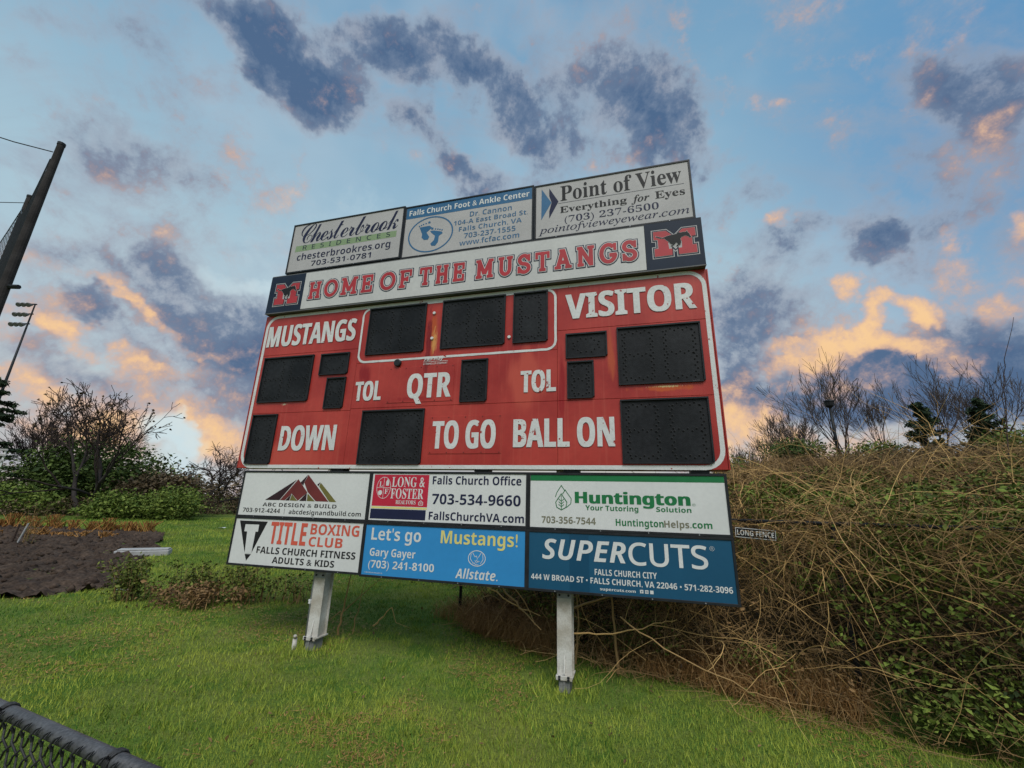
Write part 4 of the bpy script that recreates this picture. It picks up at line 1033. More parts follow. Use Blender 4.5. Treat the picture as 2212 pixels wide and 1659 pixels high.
# longer tufts scattered in the lawn
g = np.random.default_rng(8); nt = 900
r = np.exp(g.uniform(np.log(2.0), np.log(14), nt)); th = g.uniform(-60, 50, nt) * pi / 180
tx, ty = r * np.sin(th), r * np.cos(th); cx_ = np.repeat(tx, 22) + g.normal(size=nt * 22) * .035; cy_ = np.repeat(ty, 22) + g.normal(size=nt * 22) * .035
s_, t_ = fence_st(cx_, cy_); ok = ((t_ < -.1) | (s_ < -.9)) & ~inside(cx_, cy_, DP); cx_, cy_ = cx_[ok], cy_[ok]; n = len(cx_)
z = height(cx_, cy_); h = g.uniform(.03, .075, n); a = g.uniform(0, 2 * pi, n); la = g.uniform(0, 2 * pi, n); le = h * g.uniform(.2, 1, n)
v = np.stack([np.stack([cx_ - np.cos(a) * .004, cy_ - np.sin(a) * .004, z - .01], 1), np.stack([cx_ + np.cos(a) * .004, cy_ + np.sin(a) * .004, z - .01], 1), np.stack([cx_ + np.cos(la) * le, cy_ + np.sin(la) * le, z + h], 1)], 1).reshape(-1, 3)
tf = col_mesh('grass_tufts', v, np.arange(n * 3).reshape(-1, 3), M['grass'], tint=np.repeat(np.clip(.5 + .25 * g.normal(size=n), 0, 1), 3), kind='stuff')
tf['label'] = 'longer tufts of grass scattered over the lawn'; tf['category'] = 'grass'

# rank grass round the post feet
g = np.random.default_rng(18); px_, py_ = [], []
for c in (RB @ Vector((-3.31, .17, 0)), RB @ Vector((-.632, .17, 0))):
    a = g.uniform(0, 2 * pi, 700); q_ = .13 + .22 * g.random(700) ** 1.5; px_.append(c.x + np.cos(a) * q_); py_.append(c.y + np.sin(a) * q_)
px_, py_ = np.concatenate(px_), np.concatenate(py_); n = len(px_); z = height(px_, py_); h = g.uniform(.03, .085, n); a = g.uniform(0, 2 * pi, n); la = g.uniform(0, 2 * pi, n); le = h * g.uniform(.2, 1, n)
v = np.stack([np.stack([px_ - np.cos(a) * .004, py_ - np.sin(a) * .004, z - .01], 1), np.stack([px_ + np.cos(a) * .004, py_ + np.sin(a) * .004, z - .01], 1), np.stack([px_ + np.cos(la) * le, py_ + np.sin(la) * le, z + h], 1)], 1).reshape(-1, 3)
tf = col_mesh('rank_grass', v, np.arange(n * 3).reshape(-1, 3), M['grass'], tint=np.repeat(np.clip(.6 + .3 * g.normal(size=n), 0, 1), 3), kind='stuff')
tf['label'] = 'uncut grass standing round the feet of the two posts'; tf['category'] = 'grass'

# ------------------------------------------------------------------ rear chain-link fence
def wpt(x, y, z): return (float(x), float(y), float(z))
fr = thing('chain_link_fence', 'dark chain-link fence half buried in vines behind the scoreboard', 'fence', loc=wpt(*st_xy(0, 0), 0))
top = [wpt(*st_xy(s, .02), 1.37 + .008 * s) for s in np.linspace(-.1, 8.5, 10)]
part(fr, 'top_rail', MB().tube(top, .017, 8), M['frame'], smooth=True)
for s in (-.02, 1.35, 2.35, 4.4, 6.5, 8.4):
    x, y = st_xy(s, .03); part(fr, 'post', MB().tube([wpt(x, y, -.15), wpt(x, y, 1.39 + .008 * s)], .021, 8), M['frame'], smooth=True)
lines = []
for i in range(150):
    s0 = -.1 + i * .06
    for sg in (1, -1):
        pts = []
        for j in range(15):
            s = s0 + sg * j * .10
            if -.1 <= s <= 8.5: pts.append([*st_xy(s, .0), .03 + j * .095])
        if len(pts) > 1: lines.append((pts, [.0018] * len(pts), .5))
v, f, t = tubes(lines)
nf = col_mesh('wire_mesh', v, f, M['frame'], kind='stuff', parent=fr, loc=(fr['bx'], fr['by'], fr['bz']))
# small plate on the fence
sx, sy = 2.13, 4.02; ang = math.atan2(FE[1], FE[0])
RS = Matrix.Translation((2.262, 4.040, 1.293)) @ Matrix.Rotation(ang * .55, 4, 'Z') @ Matrix.Rotation(radians(3), 4, 'Y')
fs = thing('fence_sign', 'small black plate reading LONG FENCE in white, hanging on the vine covered fence', 'sign', mat4=RS)
part(fs, 'plate', MB().box(-.165, .165, 0, .004, -.045, .045), M['black'])
part(fs, 'rim', MB().ribbon([(-.160, -.040), (.160, -.040), (.160, .040), (-.160, .040)], .005, -.0008, True), M['vinyl'])
add_text(fs, 'LONG FENCE', 'bold', M['vinyl'], -.148, .148, -.022, .046, -.0012)

# ------------------------------------------------------------------ bramble bank
def heap(s, t):
    """top of the tangle over the slope, in metres"""
    m = np.interp(s, [-1.5, -.4, 1.0, 2.4, 3.4, 5, 8], [.0, .12, .42, .70, .98, 1.0, 1.04])
    z = np.interp(t, [-.36, -.22, -.06, .15, .5, 1.2, 2.6, 4.5], [.0, .55, 1.38, 1.56, 1.66, 1.82, 2.12, 2.20])
    return z * m
def bank_points(n, s0, s1, t0, t1, lo=.35, hi=1.0, g=rng):
    s = g.uniform(s0, s1, n); t = t0 + (t1 - t0) * g.uniform(0, 1, n) ** 1.3; x, y = st_xy(s, t)
    gz_ = height(x, y); hz = np.maximum(heap(s, t), gz_ + .04) + .13 * vnoise(s * 1.3, t * 1.3, 1.2, 77) + .08 * vnoise(s, t, 3.2, 78)
    z = gz_ + (hz - gz_) * g.uniform(lo, hi, n); return x, y, z, s, t
# fine twigs
RBI = np.array(RB.inverted())
def hits_signs(pts):
    q = np.asarray(pts) @ RBI[:3, :3].T + RBI[:3, 3]
    return bool(np.any((q[:, 1] < .32) & (q[:, 0] < 1.02) & (q[:, 2] > .55)))
def twig_lines(n, s0, s1, t0, t1, L0, L1, r0, r1, seed, lo=.1, seg=4, droop=.5, upb=0.0):
    g = np.random.default_rng(seed); x, y, z, s, t = bank_points(n, s0, s1, t0, t1, lo=lo, g=g); out = []
    for i in range(n):
        L = g.uniform(L0, L1); d = g.normal(size=3); d[2] = d[2] * .8 + upb; d /= np.linalg.norm(d)
        cur = g.normal(size=3) * .55; cur[2] -= droop; p = np.array([x[i], y[i], z[i]]); pts = [p.copy()]
        for j in range(seg):
            d = d + cur / seg * .9 + g.normal(size=3) * .12; d /= np.linalg.norm(d); p = p + d * L / seg
            p[2] = max(p[2], .02); pts.append(p.copy())
        if hits_signs(pts): continue
        rr = r0 + (r1 - r0) * g.random() ** 1.6
        if seg >= 9 and g.random() < .75:          # side shoots
            for q_ in range(g.integers(1, 3)):
                b0 = g.integers(2, seg - 1); d2 = pts[b0 + 1] - pts[b0]; d2 = d2 / np.linalg.norm(d2) + g.normal(size=3) * .6; sp = [pts[b0].copy()]; ll = L * g.uniform(.12, .35)
                for _ in range(4): d2 = d2 / np.linalg.norm(d2) + g.normal(size=3) * .15 + np.array([0, 0, -.12 * droop]); sp.append(sp[-1] + d2 * ll / 4)
                if not hits_signs(sp): out.append((sp, np.linspace(rr * .6, rr * .2, 5), g.random()))
        out.append((pts, np.linspace(rr, rr * .45, seg + 1), float(np.clip(.55 * g.uniform(0, 1) ** 1.3 + .45 * (.5 + vnoise(s[i] * 1.0, z[i] * 1.3 + t[i], 1.1, 55)) + .15 * (z[i] > 1.1), 0, 1))))
    return out
L_ = twig_lines(9500, .35, 8.6, -.40, 3.6, .15, .60, .0015, .0034, 21, lo=.05) + twig_lines(3200, 2.4, 8.6, -.22, .04, .15, .5, .0014, .0030, 25, lo=.7)
v, f, t = tubes(L_)
o = col_mesh('bramble_twigs', v, f, M['stem_brown'], tint=t, kind='stuff'); o['label'] = 'tangle of thin brown bramble twigs covering the bank behind the scoreboard'; o['category'] = 'brambles'
L_ = twig_lines(300, 2.4, 8.6, -.1, 3.2, .4, 1.3, .0016, .0042, 22, lo=.80, seg=9, droop=.7, upb=.15)
L_ += twig_lines(250, 2.9, 4.7, -.25, .5, .4, 1.2, .0018, .0044, 23, lo=.75, seg=9, droop=1.1, upb=.2)
L_ += twig_lines(160, .3, 3.0, -.35, .8, .4, 1.1, .002, .0055, 27, lo=.2, seg=6, droop=.5, upb=.1)
L_ += twig_lines(70, 3.6, 8.6, .4, 3.0, .9, 2.2, .002, .0042, 30, lo=.93, seg=10, droop=.12, upb=.05)
L_ += twig_lines(30, 4.6, 8.6, -.40, .2, .5, 1.5, .0020, .0048, 28, lo=.45, seg=9, droop=.9, upb=.1)
v, f, t = tubes(L_, 4)
o = col_mesh('tan_vines', v, f, M['stem_tan'], tint=np.clip(t + .25, 0, 1), kind='stuff', smooth=True); o['label'] = 'long tan arching vines looping over the fence and bank'; o['category'] = 'vines'
L_ = twig_lines(700, 2.6, 8.6, .8, 3.4, .25, .9, .0016, .0034, 29, lo=.9, seg=5, droop=.25, upb=1.1)
v, f, t = tubes(L_, 3); o = col_mesh('upright_stems', v, f, M['stem_brown'], tint=t, kind='stuff'); o['label'] = 'upright thin stems breaking the skyline of the bank'; o['category'] = 'brambles'
# leaves on the bank in patches
def bank_leaves(n, s0, s1, t0, t1, thr, nseed, lo, size, seed, mat, name, label, sc=1.1):
    g = np.random.default_rng(seed); x, y, z, s, t = bank_points(n, s0, s1, t0, t1, lo=lo, hi=1.02, g=g)
    pn = vnoise(s, t * .8 + z, sc, nseed) * .7 + vnoise(s, z * 1.5 + t, sc * 2.7, nseed + 1) * .45
    k = pn > thr; c = np.stack([x, y, z], 1)[k]; v, f = leaf_cloud(c, size)
    o = col_mesh(name, v, f, M[mat], tint=np.repeat(np.clip(g.normal(.45, .28, len(c)), 0, 1), 4), kind='stuff'); o['label'] = label; o['category'] = 'leaves'
bank_leaves(76000, .4, 8.6, -.28, 3.6, .04, 91, .25, .036, 31, 'leaf_dark', 'bramble_leaves', 'dark green bramble leaves in patches over the bank')
bank_leaves(26000, 4.6, 8.6, -.32, .9, .02, 95, .30, .040, 32, 'leaf_dark', 'bramble_leaves', 'dense dark green leaves low on the bank at the right', 1.5)
bank_leaves(40000, 3.6, 8.6, -.34, 1.8, .08, 97, .60, .042, 33, 'leaf_bright', 'fresh_leaves', 'bright yellow green leaves low on the bank at the right', 1.8)
bank_leaves(16000, .6, 4.0, -.25, 1.4, .05, 99, .35, .030, 34, 'leaf_bright', 'fresh_leaves', 'fresh green leaves behind the right post under the signs', 1.8)
bank_leaves(52000, .35, 8.6, -.28, 3.8, -.25, 101, .05, .034, 35, 'leaf_brown', 'dead_leaves', 'brown dead leaves caught in the brambles')
# straw at the foot of the bank
def straw(n, s0, s1, t0, t1, h0, h1, seed, bias):
    g = np.random.default_rng(seed); out = []
    ns = n // 26
    for i in range(ns):
        s = g.uniform(s0, s1); t = g.uniform(t0, t1); x, y = st_xy(s, t); z = float(height(x, y)); ba = g.uniform(0, 2 * pi)
        for j in range(26):
            a = ba + g.normal() * .9; h = g.uniform(h0, h1); px_, py_ = x + g.normal() * .05, y + g.normal() * .05; le = h * g.uniform(.3, 1.1)
            out.append(([(px_, py_, z), (px_ + cos(a) * le * .3, py_ + sin(a) * le * .3, z + h * .7), (px_ + cos(a) * le * .8, py_ + sin(a) * le * .8, z + h * .85), (px_ + cos(a) * le * 1.25, py_ + sin(a) * le * 1.25, z + h * .45)],
                        [.0022, .002, .0016, .0008], np.clip(g.normal(.5, .25), 0, 1)))
    return out
v, f, t = tubes(straw(3600, .35, 1.8, -.42, .25, .12, .34, 41, 0) + straw(2600, 2.3, 4.4, -.24, .12, .08, .26, 42, 0) + straw(300, -.1, .4, -.3, .3, .08, .25, 43, 0))
o = col_mesh('dry_straw', v, f, M['straw'], tint=t, kind='stuff'); o['label'] = 'orange brown dry grass drooping along the foot of the bank'; o['category'] = 'dry grass'

# stems woven over the fence rail
g = np.random.default_rng(77); L_ = []
for i in range(1500):
    s = g.uniform(2.1, 8.5); t = g.uniform(-.16, .0); x, y = st_xy(s, t); z = 1.37 + .008 * s + g.uniform(-.22, .16); d = np.array([FE[0], FE[1], 0]) * g.choice([-1, 1]) * g.uniform(.2, 1) + g.normal(size=3) * .6; d /= np.linalg.norm(d); L = g.uniform(.12, .45)
    p = np.array([x, y, z]); q_ = p + d * L * .5 + [0, 0, .03]; pts = [p, q_, q_ + (d + [0, 0, -.7]) * L * .5]
    if not hits_signs(pts): L_.append((pts, [.0028, .0024, .001], g.random()))
v, f, t = tubes(L_); o = col_mesh('rail_stems', v, f, M['stem_brown'], tint=t, kind='stuff'); o['label'] = 'brown stems woven over the top rail of the rear fence'; o['category'] = 'vines'
g = np.random.default_rng(78); s = g.uniform(2.1, 8.5, 2600); t = g.uniform(-.16, .0, 2600); k = vnoise(s, t, 2.2, 5) > -.1; s, t = s[k], t[k]; x, y = st_xy(s, t); c = np.stack([x, y, 1.38 + .008 * s + g.normal(size=len(s)) * .09], 1)
v, f = leaf_cloud(c, .034); o = col_mesh('rail_leaves', v, f, M['leaf_dark'], tint=np.repeat(g.random(len(c)), 4), kind='stuff'); o['label'] = 'small leaves hanging over the top rail of the rear fence'; o['category'] = 'leaves'

# single branches lying at the foot of the bank
def branch(name, pts, r0, mat, label, cat='branch', side=(), group=None):
    pts = [np.array(p, float) for p in pts]; fine = []
    for a, b in zip(pts, pts[1:]):
        for k in range(5): fine.append(a + (b - a) * k / 5 + rng.normal(size=3) * .006)
    fine.append(pts[-1])
    rt = thing(name, label, cat, group, loc=tuple(float(c) for c in pts[0]))
    v, f, t = tubes([(fine, np.linspace(r0, r0 * .35, len(fine)), .7)], 6)
    o = col_mesh('stem', v, f, M[mat], tint=t, parent=rt, loc=(rt['bx'], rt['by'], rt['bz']), smooth=True)
    for sd in side:
        v, f, t = tubes([(sd, np.linspace(r0 * .5, r0 * .15, len(sd)), .6)], 5)
        col_mesh('side_shoot', v, f, M[mat], tint=t, parent=rt, loc=(rt['bx'], rt['by'], rt['bz']), smooth=True)
    return rt
branch('fallen_branch', [(1.05, 4.30, .52), (1.45, 4.05, .30), (1.95, 3.85, .12), (2.20, 3.82, .06), (2.75, 3.60, .08)], .007, 'stem_brown', 'pale fallen branch running down to the lawn edge right of the right post', 'branch', [[(2.20, 3.82, .06), (2.25, 3.62, .05), (2.30, 3.42, .03)]])
branch('fallen_branch', [(.62, 4.45, .33), (1.0, 4.40, .36), (1.35, 4.35, .44), (1.6, 4.35, .50)], .009, 'stem_tan', 'pale crooked branch lying level just right of the right post')
branch('fallen_branch', [(.55, 4.55, .50), (1.1, 4.35, .72), (1.42, 4.3, .95)], .011, 'stem_brown', 'dark branch slanting up behind the right post')
branch('fallen_branch', [(-.15, 4.95, .72), (.1, 4.75, .52), (.35, 4.6, .32)], .012, 'stem_brown', 'grey brown branch slanting down to the left side of the right post')
branch('fallen_branch', [(-.35, 5.1, .70), (0.05, 4.85, .50), (.35, 4.7, .42)], .009, 'stem_tan', 'pale branch above the orange straw left of the right post')
branch('dead_stem', [(1.10, 4.62, -.05), (1.07, 4.62, .45), (1.02, 4.60, 1.05)], .016, 'stem_brown', 'upright black dead stem right of the right post', 'stem')
branch('dead_stem', [(.72, 4.80, -.02), (.75, 4.78, .40), (.70, 4.80, .9)], .012, 'stem_brown', 'thin upright dark stem close to the right post', 'stem')
branch('dead_stem', [(-1.93, 5.42, 0), (-1.88, 5.42, .35), (-1.83, 5.42, .85)], .014, 'stem_brown', 'black upright dead stem just right of the left post', 'stem', None or [[(-1.92, 5.42, .22), (-1.70, 5.40, .42), (-1.30, 5.38, .78)], [(-1.92, 5.42, .25), (-2.12, 5.30, .08)]])
branch('dead_stem', [(-1.78, 5.48, 0), (-1.72, 5.48, .4), (-1.66, 5.48, .8)], .006, 'stem_brown', 'thin straight weed stem beside the black stem by the left post', 'stem')
branch('bleached_stick', [(-1.62, 5.75, .02), (-1.50, 5.72, .14), (-1.40, 5.70, .24)], .011, 'stem_tan', 'short bleached stick leaning up from the grass between the posts', 'stick', [[(-1.40, 5.70, .24), (-1.33, 5.68, .08), (-1.15, 5.66, .03)]])
branch('tall_shoot', [(5.2, 4.35, 2.1), (5.38, 4.4, 2.75), (5.55, 4.42, 3.2), (5.85, 4.45, 3.75)], .0065, 'twig', 'tall bare shoot bending over the top of the bank at the right edge', 'shoot')

# ------------------------------------------------------------------ bare trees
def grow(p, d, L, r, lvl, out, g, spread, up, ratio, kids, wob):
    n = 4 if lvl > 1 else 3; pts = [p.copy()]; q = p.copy()
    for i in range(n):
        d = d + g.normal(size=3) * wob; d[2] += up * .12; d /= np.linalg.norm(d); q = q + d * L / n; pts.append(q.copy())
    out.setdefault(lvl, []).append((np.array(pts), np.linspace(r, r * .62, n + 1), .5))
    if lvl == 0: return
    for k in range(kids + (1 if g.random() < .5 else 0)):
        t = g.uniform(.35, 1.0) if k else 1.0; i = min(n - 1, int(t * n)); b = pts[i] + (pts[i + 1] - pts[i]) * (t * n - i) if i < n else pts[-1]
        a = g.normal(size=3); a -= d * (a @ d); a /= np.linalg.norm(a) + 1e-9; an = spread * g.uniform(.55, 1.25) * (.55 if k == 0 else 1)
        nd = d * cos(an) + a * sin(an); grow(b, nd, L * ratio * g.uniform(.75, 1.15), r * .60, lvl - 1, out, g, spread, up, ratio, kids, wob)
def bare_tree(x, y, h, seed, label, spread=.55, up=.5, ratio=.74, kids=3, levels=5, wob=.10, stems=1, r=None, bark='bark', leaves=0, group=None, lean=(0, 0), twr=.0, cat='tree', thin=.010):
    g = np.random.default_rng(seed); z = float(height(x, y)) - .1; out = {}
    tot = sum(ratio ** i for i in range(levels + 1)); L = h / tot * 1.15; r = r or h * .022
    for k in range(stems):
        d = np.array([lean[0] + (g.normal() * .35 if stems > 1 else 0), lean[1] + (g.normal() * .2 if stems > 1 else 0), 1.0]); d /= np.linalg.norm(d)
        grow(np.array([x + (g.normal() * .2 if stems > 1 else 0), y, z]), d, L, r / (1 + .25 * (stems - 1)), levels, out, g, spread, up, ratio, kids, wob)
    rt = thing('bare_tree', label, cat, group, loc=(x, y, z)); b = (x, y, z)
    v, f, t = tubes([l for k in out if k >= levels - 1 for l in out[k]], 6)
    col_mesh('trunk', v, f, M[bark], parent=rt, loc=b, smooth=True)
    crown = [(p, np.maximum(rr, thin), t) for k in out if k < levels - 1 for p, rr, t in out[k]]
    v, f, t = tubes(crown, 3); col_mesh('crown', v, f, M['twig_pale' if group else 'twig'], parent=rt, loc=b, smooth=True)
    if leaves:
        tips = np.array([l[0][-1] for l in out[0]] + [l[0][1] for l in out[1]]); c = tips[g.integers(0, len(tips), leaves)] + g.normal(size=(leaves, 3)) * .05
        v, f = leaf_cloud(c, .17, aspect=.7); col_mesh('leaves', v, f, M['leaf_brown'], tint=np.full(len(v), .1), parent=rt, loc=b, kind='stuff')
    return rt
RT = 'bare trees along the top of the bank'
bare_tree(-22.3, 23.5, 8.8, 3, 'large bare tree holding a few dead leaves, left of the scoreboard', spread=.60, up=.22, ratio=.80, kids=2, levels=6, stems=3, leaves=300, thin=.015, r=.21, wob=.13)
bare_tree(-20.4, 30.0, 5.4, 9, 'low wide bare tree with twisted limbs close to the left edge of the board', spread=.75, up=.05, ratio=.76, kids=3, levels=5, stems=2, thin=.013, r=.17, wob=.2)
bare_tree(-33.5, 30.0, 7.0, 12, 'pale grey bare tree behind the ivy mound at the far left', spread=.5, up=.4, kids=3, levels=5, stems=3, thin=.012)
bare_tree(-28.5, 29.0, 6.6, 14, 'grey bare tree between the far left conifer and the leafy dead tree', spread=.55, up=.3, kids=3, levels=5, stems=2, thin=.012)
bare_tree(-21.5, 31.0, 2.6, 17, 'small leaning bare tree with a long limb left of the board', spread=.6, up=.1, levels=4, lean=(.9, 0), thin=.016, r=.08)
for x, y, h, sd, st_n, lab in ((12.4, 22.5, 4.6, 21, 3, 'thin bare tree directly beside the right edge of the scoreboard'), (16.2, 25.5, 4.3, 22, 4, 'rounded bushy bare tree left of the street lamp'),
                          (21.8, 27.0, 7.2, 23, 5, 'biggest broad bare tree just right of the street lamp'), (19.4, 28.0, 4.2, 24, 2, 'small bare tree overlapping the street lamp post'),
                          (27.0, 26.0, 6.4, 25, 3, 'slender bare tree left of the two dark junipers'), (32.0, 27.0, 7.0, 26, 3, 'slender bare tree rising behind the two dark junipers'),
                          (33.5, 22.5, 7.4, 27, 4, 'tall bare tree near the right edge of the picture'), (37.0, 22.0, 7.0, 28, 4, 'bare tree cut by the right edge of the picture'),
                          (14.2, 24.0, 3.6, 29, 3, 'low bare sapling between the scoreboard and the rounded bare tree'), (24.2, 27.0, 5.0, 30, 3, 'medium bare tree just right of the biggest one'),
                          (29.6, 26.5, 5.2, 33, 3, 'medium bare tree directly left of the junipers'), (35.0, 25.0, 5.6, 34, 3, 'short bare tree in front of the two at the right edge'), (17.8, 26.5, 5.2, 35, 3, 'slim bare tree just left of the street lamp')):
    bare_tree(x, y, h * .86, sd, lab, spread=.42, up=.42, ratio=.80, kids=2, levels=5, stems=st_n + 2, bark='bark_warm', group=RT, thin=.010, r=h * .016, wob=.07)

# ------------------------------------------------------------------ leafy bushes and conifers
def bush(x, y, w_, d_, h, n, size, mat, label, seed, name='bush', stems=9, lumps=7, z0=None, cat='bush', group=None):
    g = np.random.default_rng(seed); z = float(height(x, y)) if z0 is None else z0
    rt = thing(name, label, cat, group, loc=(x, y, z)); cc = []
    for k in range(lumps):
        a = g.uniform(0, 2 * pi); q = g.uniform(0, .62); cc.append((x + cos(a) * q * w_ / 2, y + sin(a) * q * d_ / 2, z + h * g.uniform(.25, .72) * (1 - .45 * q), g.uniform(.26, .44)))
    per = n // lumps; P_ = []
    for (a, b, c, rr) in cc:
        dd = g.normal(size=(per, 3)); dd /= np.linalg.norm(dd, axis=1)[:, None]; rad = g.uniform(.35, 1.0, per) ** .45 * (1 + .18 * g.normal(size=per))
        P_.append(np.array([a, b, c]) + dd * rad[:, None] * np.array([w_ * rr, d_ * rr, h * rr * .95]))
    c = np.concatenate(P_); c = c[c[:, 2] > z - .1]; v, f = leaf_cloud(c, size)
    col_mesh('foliage', v, f, M[mat], tint=np.repeat(np.clip(g.normal(.45, .28, len(c)), 0, 1), 4), parent=rt, loc=(x, y, z))
    ln = []
    for k in range(stems):
        tgt = c[g.integers(0, len(c))]; m_ = (np.array([x, y, z]) * .5 + tgt * .5) + g.normal(size=3) * .08 * h
        ln.append(([(x + g.normal() * .1 * w_, y + g.normal() * .1 * d_, z - .05), m_, tgt], [.02 * h / 2 + .004, .012 * h / 2 + .003, .004], .3))
    v, f, t = tubes(ln, 4); col_mesh('branches', v, f, M['twig'], parent=rt, loc=(x, y, z))
    return rt
bush(-24.8, 25.8, 9.5, 5.0, 4.5, 15000, .20, 'bush', 'big dark ivy covered mound under the large bare tree', 51, lumps=10)
bush(-19.6, 25.0, 6.5, 4.0, 2.5, 8000, .19, 'bush_brown', 'dark brown brush heap at the foot of the large bare tree', 52, lumps=9)
bush(-18.4, 23.2, 3.4, 2.6, 2.0, 6500, .14, 'bush_bright', 'rounded green bush standing alone nearest the scoreboard', 53)
bush(-20.4, 22.4, 3.2, 2.0, 1.5, 4200, .14, 'bush_bright', 'low green bush in front of the brown brush heap', 54)
bush(-25.0, 22.6, 4.0, 2.2, 1.7, 4000, .15, 'bush_bright', 'spreading green bush below the ivy mound', 55)
bush(-29.0, 23.5, 5.0, 3.0, 2.2, 5200, .16, 'bush', 'dark green bush at the far left of the tree line', 56)
bush(-19.0, 33.5, 5.0, 2.6, 1.5, 5000, .17, 'bush_brown', 'reddish brown scrub behind the round bush near the board', 57)
bush(-33.5, 24.5, 5.0, 3.0, 2.6, 4500, .18, 'bush_brown', 'brown bush beyond the dirt bed at the left edge', 58)
bush(-14.5, 33.0, 5.5, 3.0, 1.6, 5000, .18, 'bush_brown', 'brown scrub directly behind the left edge of the signs', 59)
bush(-27.0, 30.0, 7.0, 3.5, 3.4, 5000, .2, 'bush_brown', 'grey brown thicket behind the ivy mound', 60)
for x, y, w_, h, sd, mat, lab in ((8.2, 15.0, 2.2, 1.5, 71, 'bush_bright', 'yellow green shrub beside the lower right corner of the red board'), (10.6, 15.5, 3.0, 1.2, 72, 'bush', 'dark green shrub on the bank below the thin bare tree'),
                            (13.2, 15.0, 3.0, 1.0, 73, 'bush_bright', 'green shrub on the bank below the rounded bare tree'), (14.0, 11.5, 2.2, 1.25, 74, 'bush_bright', 'green shrub on the bank left of the junipers')):
    bush(x, y, w_, 2.0, h, 3200, .085, mat, lab, sd)
def juniper(x, y, h, w_, seed, label, group='dark junipers on the bank', n=5200, size=.11, name='juniper', tiers=0):
    g = np.random.default_rng(seed); z = float(height(x, y)) - .1; rt = thing(name, label, 'conifer', group, loc=(x, y, z))
    v, f, t = tubes([([(x, y, z), (x + .05, y, z + h * .5), (x, y, z + h * .97)], [h * .03, h * .018, .006], .4)], 6); col_mesh('trunk', v, f, M['bark'], parent=rt, loc=(x, y, z), smooth=True)
    nb = 46; P_ = []; br = []
    for k in range(nb):
        u = (k + g.random()) / nb; zz = z + h * (.05 + .92 * u); L = w_ / 2 * (1 - u) ** .7 * g.uniform(.55, 1.25) + .05; a = g.uniform(0, 2 * pi)
        tip = np.array([x + cos(a) * L, y + sin(a) * L, zz + L * (.35 if not tiers else -.05)]); base = np.array([x, y, zz]); br.append(([base, (base + tip) / 2, tip], [.03, .02, .008], .3))
        m_ = n // nb; q = g.random(m_)[:, None] ** .7; P_.append(base + (tip - base) * q + g.normal(size=(m_, 3)) * np.array([.10, .10, .05 if tiers else .11]) * h * .17)
    c = np.concatenate(P_); v, f = leaf_cloud(c, size, aspect=.4); col_mesh('crown', v, f, M['conifer'], tint=np.repeat(np.clip(g.normal(.4, .3, len(c)), 0, 1), 4), parent=rt, loc=(x, y, z))
    v, f, t = tubes(br, 4); col_mesh('limbs', v, f, M['bark'], parent=rt, loc=(x, y, z))
juniper(13.9, 13.9, 2.1, 1.35, 81, 'left dark juniper, ragged and leaning, on the crest of the bank')
juniper(15.7, 13.6, 2.25, 1.3, 82, 'right dark juniper, denser and pointed, on the crest of the bank')
juniper(18.3, 13.2, 1.3, 1.6, 83, 'low dark juniper farthest right on the crest of the bank')
juniper(-33.0, 26.0, 8.3, 7.0, 84, 'dark spreading conifer cut by the left edge of the picture', None, n=9000, size=.26, name='conifer', tiers=1)

# brush along the far edge of the field and the wood beyond
def brush_band(name, pts, width, h, n, size, mat, label, seed):
    g = np.random.default_rng(seed); P_ = np.array(pts, float); k = g.uniform(0, len(P_) - 1, n); i = k.astype(int).clip(0, len(P_) - 2); fr_ = (k - i)[:, None]
    c = P_[i] * (1 - fr_) + P_[i + 1] * fr_ + g.normal(size=(n, 2)) * width / 2.5; z = height(c[:, 0], c[:, 1])
    hh = h * (1 + .5 * vnoise(c[:, 0], c[:, 1], .6, seed) + .25 * vnoise(c[:, 0], c[:, 1], 2.1, seed + 1)); z = z + hh * g.random(n) ** 1.2
    v, f = leaf_cloud(np.stack([c[:, 0], c[:, 1], z], 1), size, aspect=.45); o = col_mesh(name, v, f, M[mat], tint=np.repeat(np.clip(g.normal(.45, .28, n), 0, 1), 4), kind='stuff')
    o['label'] = label; o['category'] = 'brush'
brush_band('undergrowth', [(-42, 23), (-30, 23.0), (-24, 22.2), (-20, 29.5), (-14, 36.0), (0, 42)], 2.0, .8, 22000, .13, 'bush_brown', 'brown weedy undergrowth along the far edge of the field', 111)
brush_band('distant_wood', [(-110, 60), (-70, 78), (-20, 88), (30, 90)], 8, 4.5, 26000, .55, 'bush_brown', 'far brown wood beyond the field', 113)
brush_band('bank_crest_brush', [(5.5, 16.5), (9.5, 13.8), (13.0, 11.3), (17.5, 8.0)], 1.6, .42, 22000, .075, 'bush_brown', 'brown weeds on the crest of the bank', 115)
brush_band('bank_crest_weeds', [(4.2, 12.5), (7.0, 10.2), (10.5, 7.4), (14.0, 4.5)], 2.2, .40, 22000, .060, 'leaf_brown', 'dead brown weeds over the upper bank', 117)
brush_band('lawn_edge_brush', [(-3.6, 10.5), (-1.5, 9.5), (.5, 8.2), (2.0, 7.5)], .9, .35, 9000, .05, 'bush_brown', 'low brown weeds at the lawn edge behind the scoreboard', 119)
L_ = []
g = np.random.default_rng(5)
for i in range(1500):
    s = g.uniform(1.5, 10); t = g.uniform(2.0, 9); x, y = st_xy(s, t); z = float(height(x, y)); a = g.uniform(0, 2 * pi); L = g.uniform(.2, .65)
    L_.append(([(x, y, z), (x + cos(a) * L * .3, y + sin(a) * L * .3, z + L * .6), (x + cos(a) * L, y + sin(a) * L, z + L * .75)], [.004, .003, .001], g.random()))
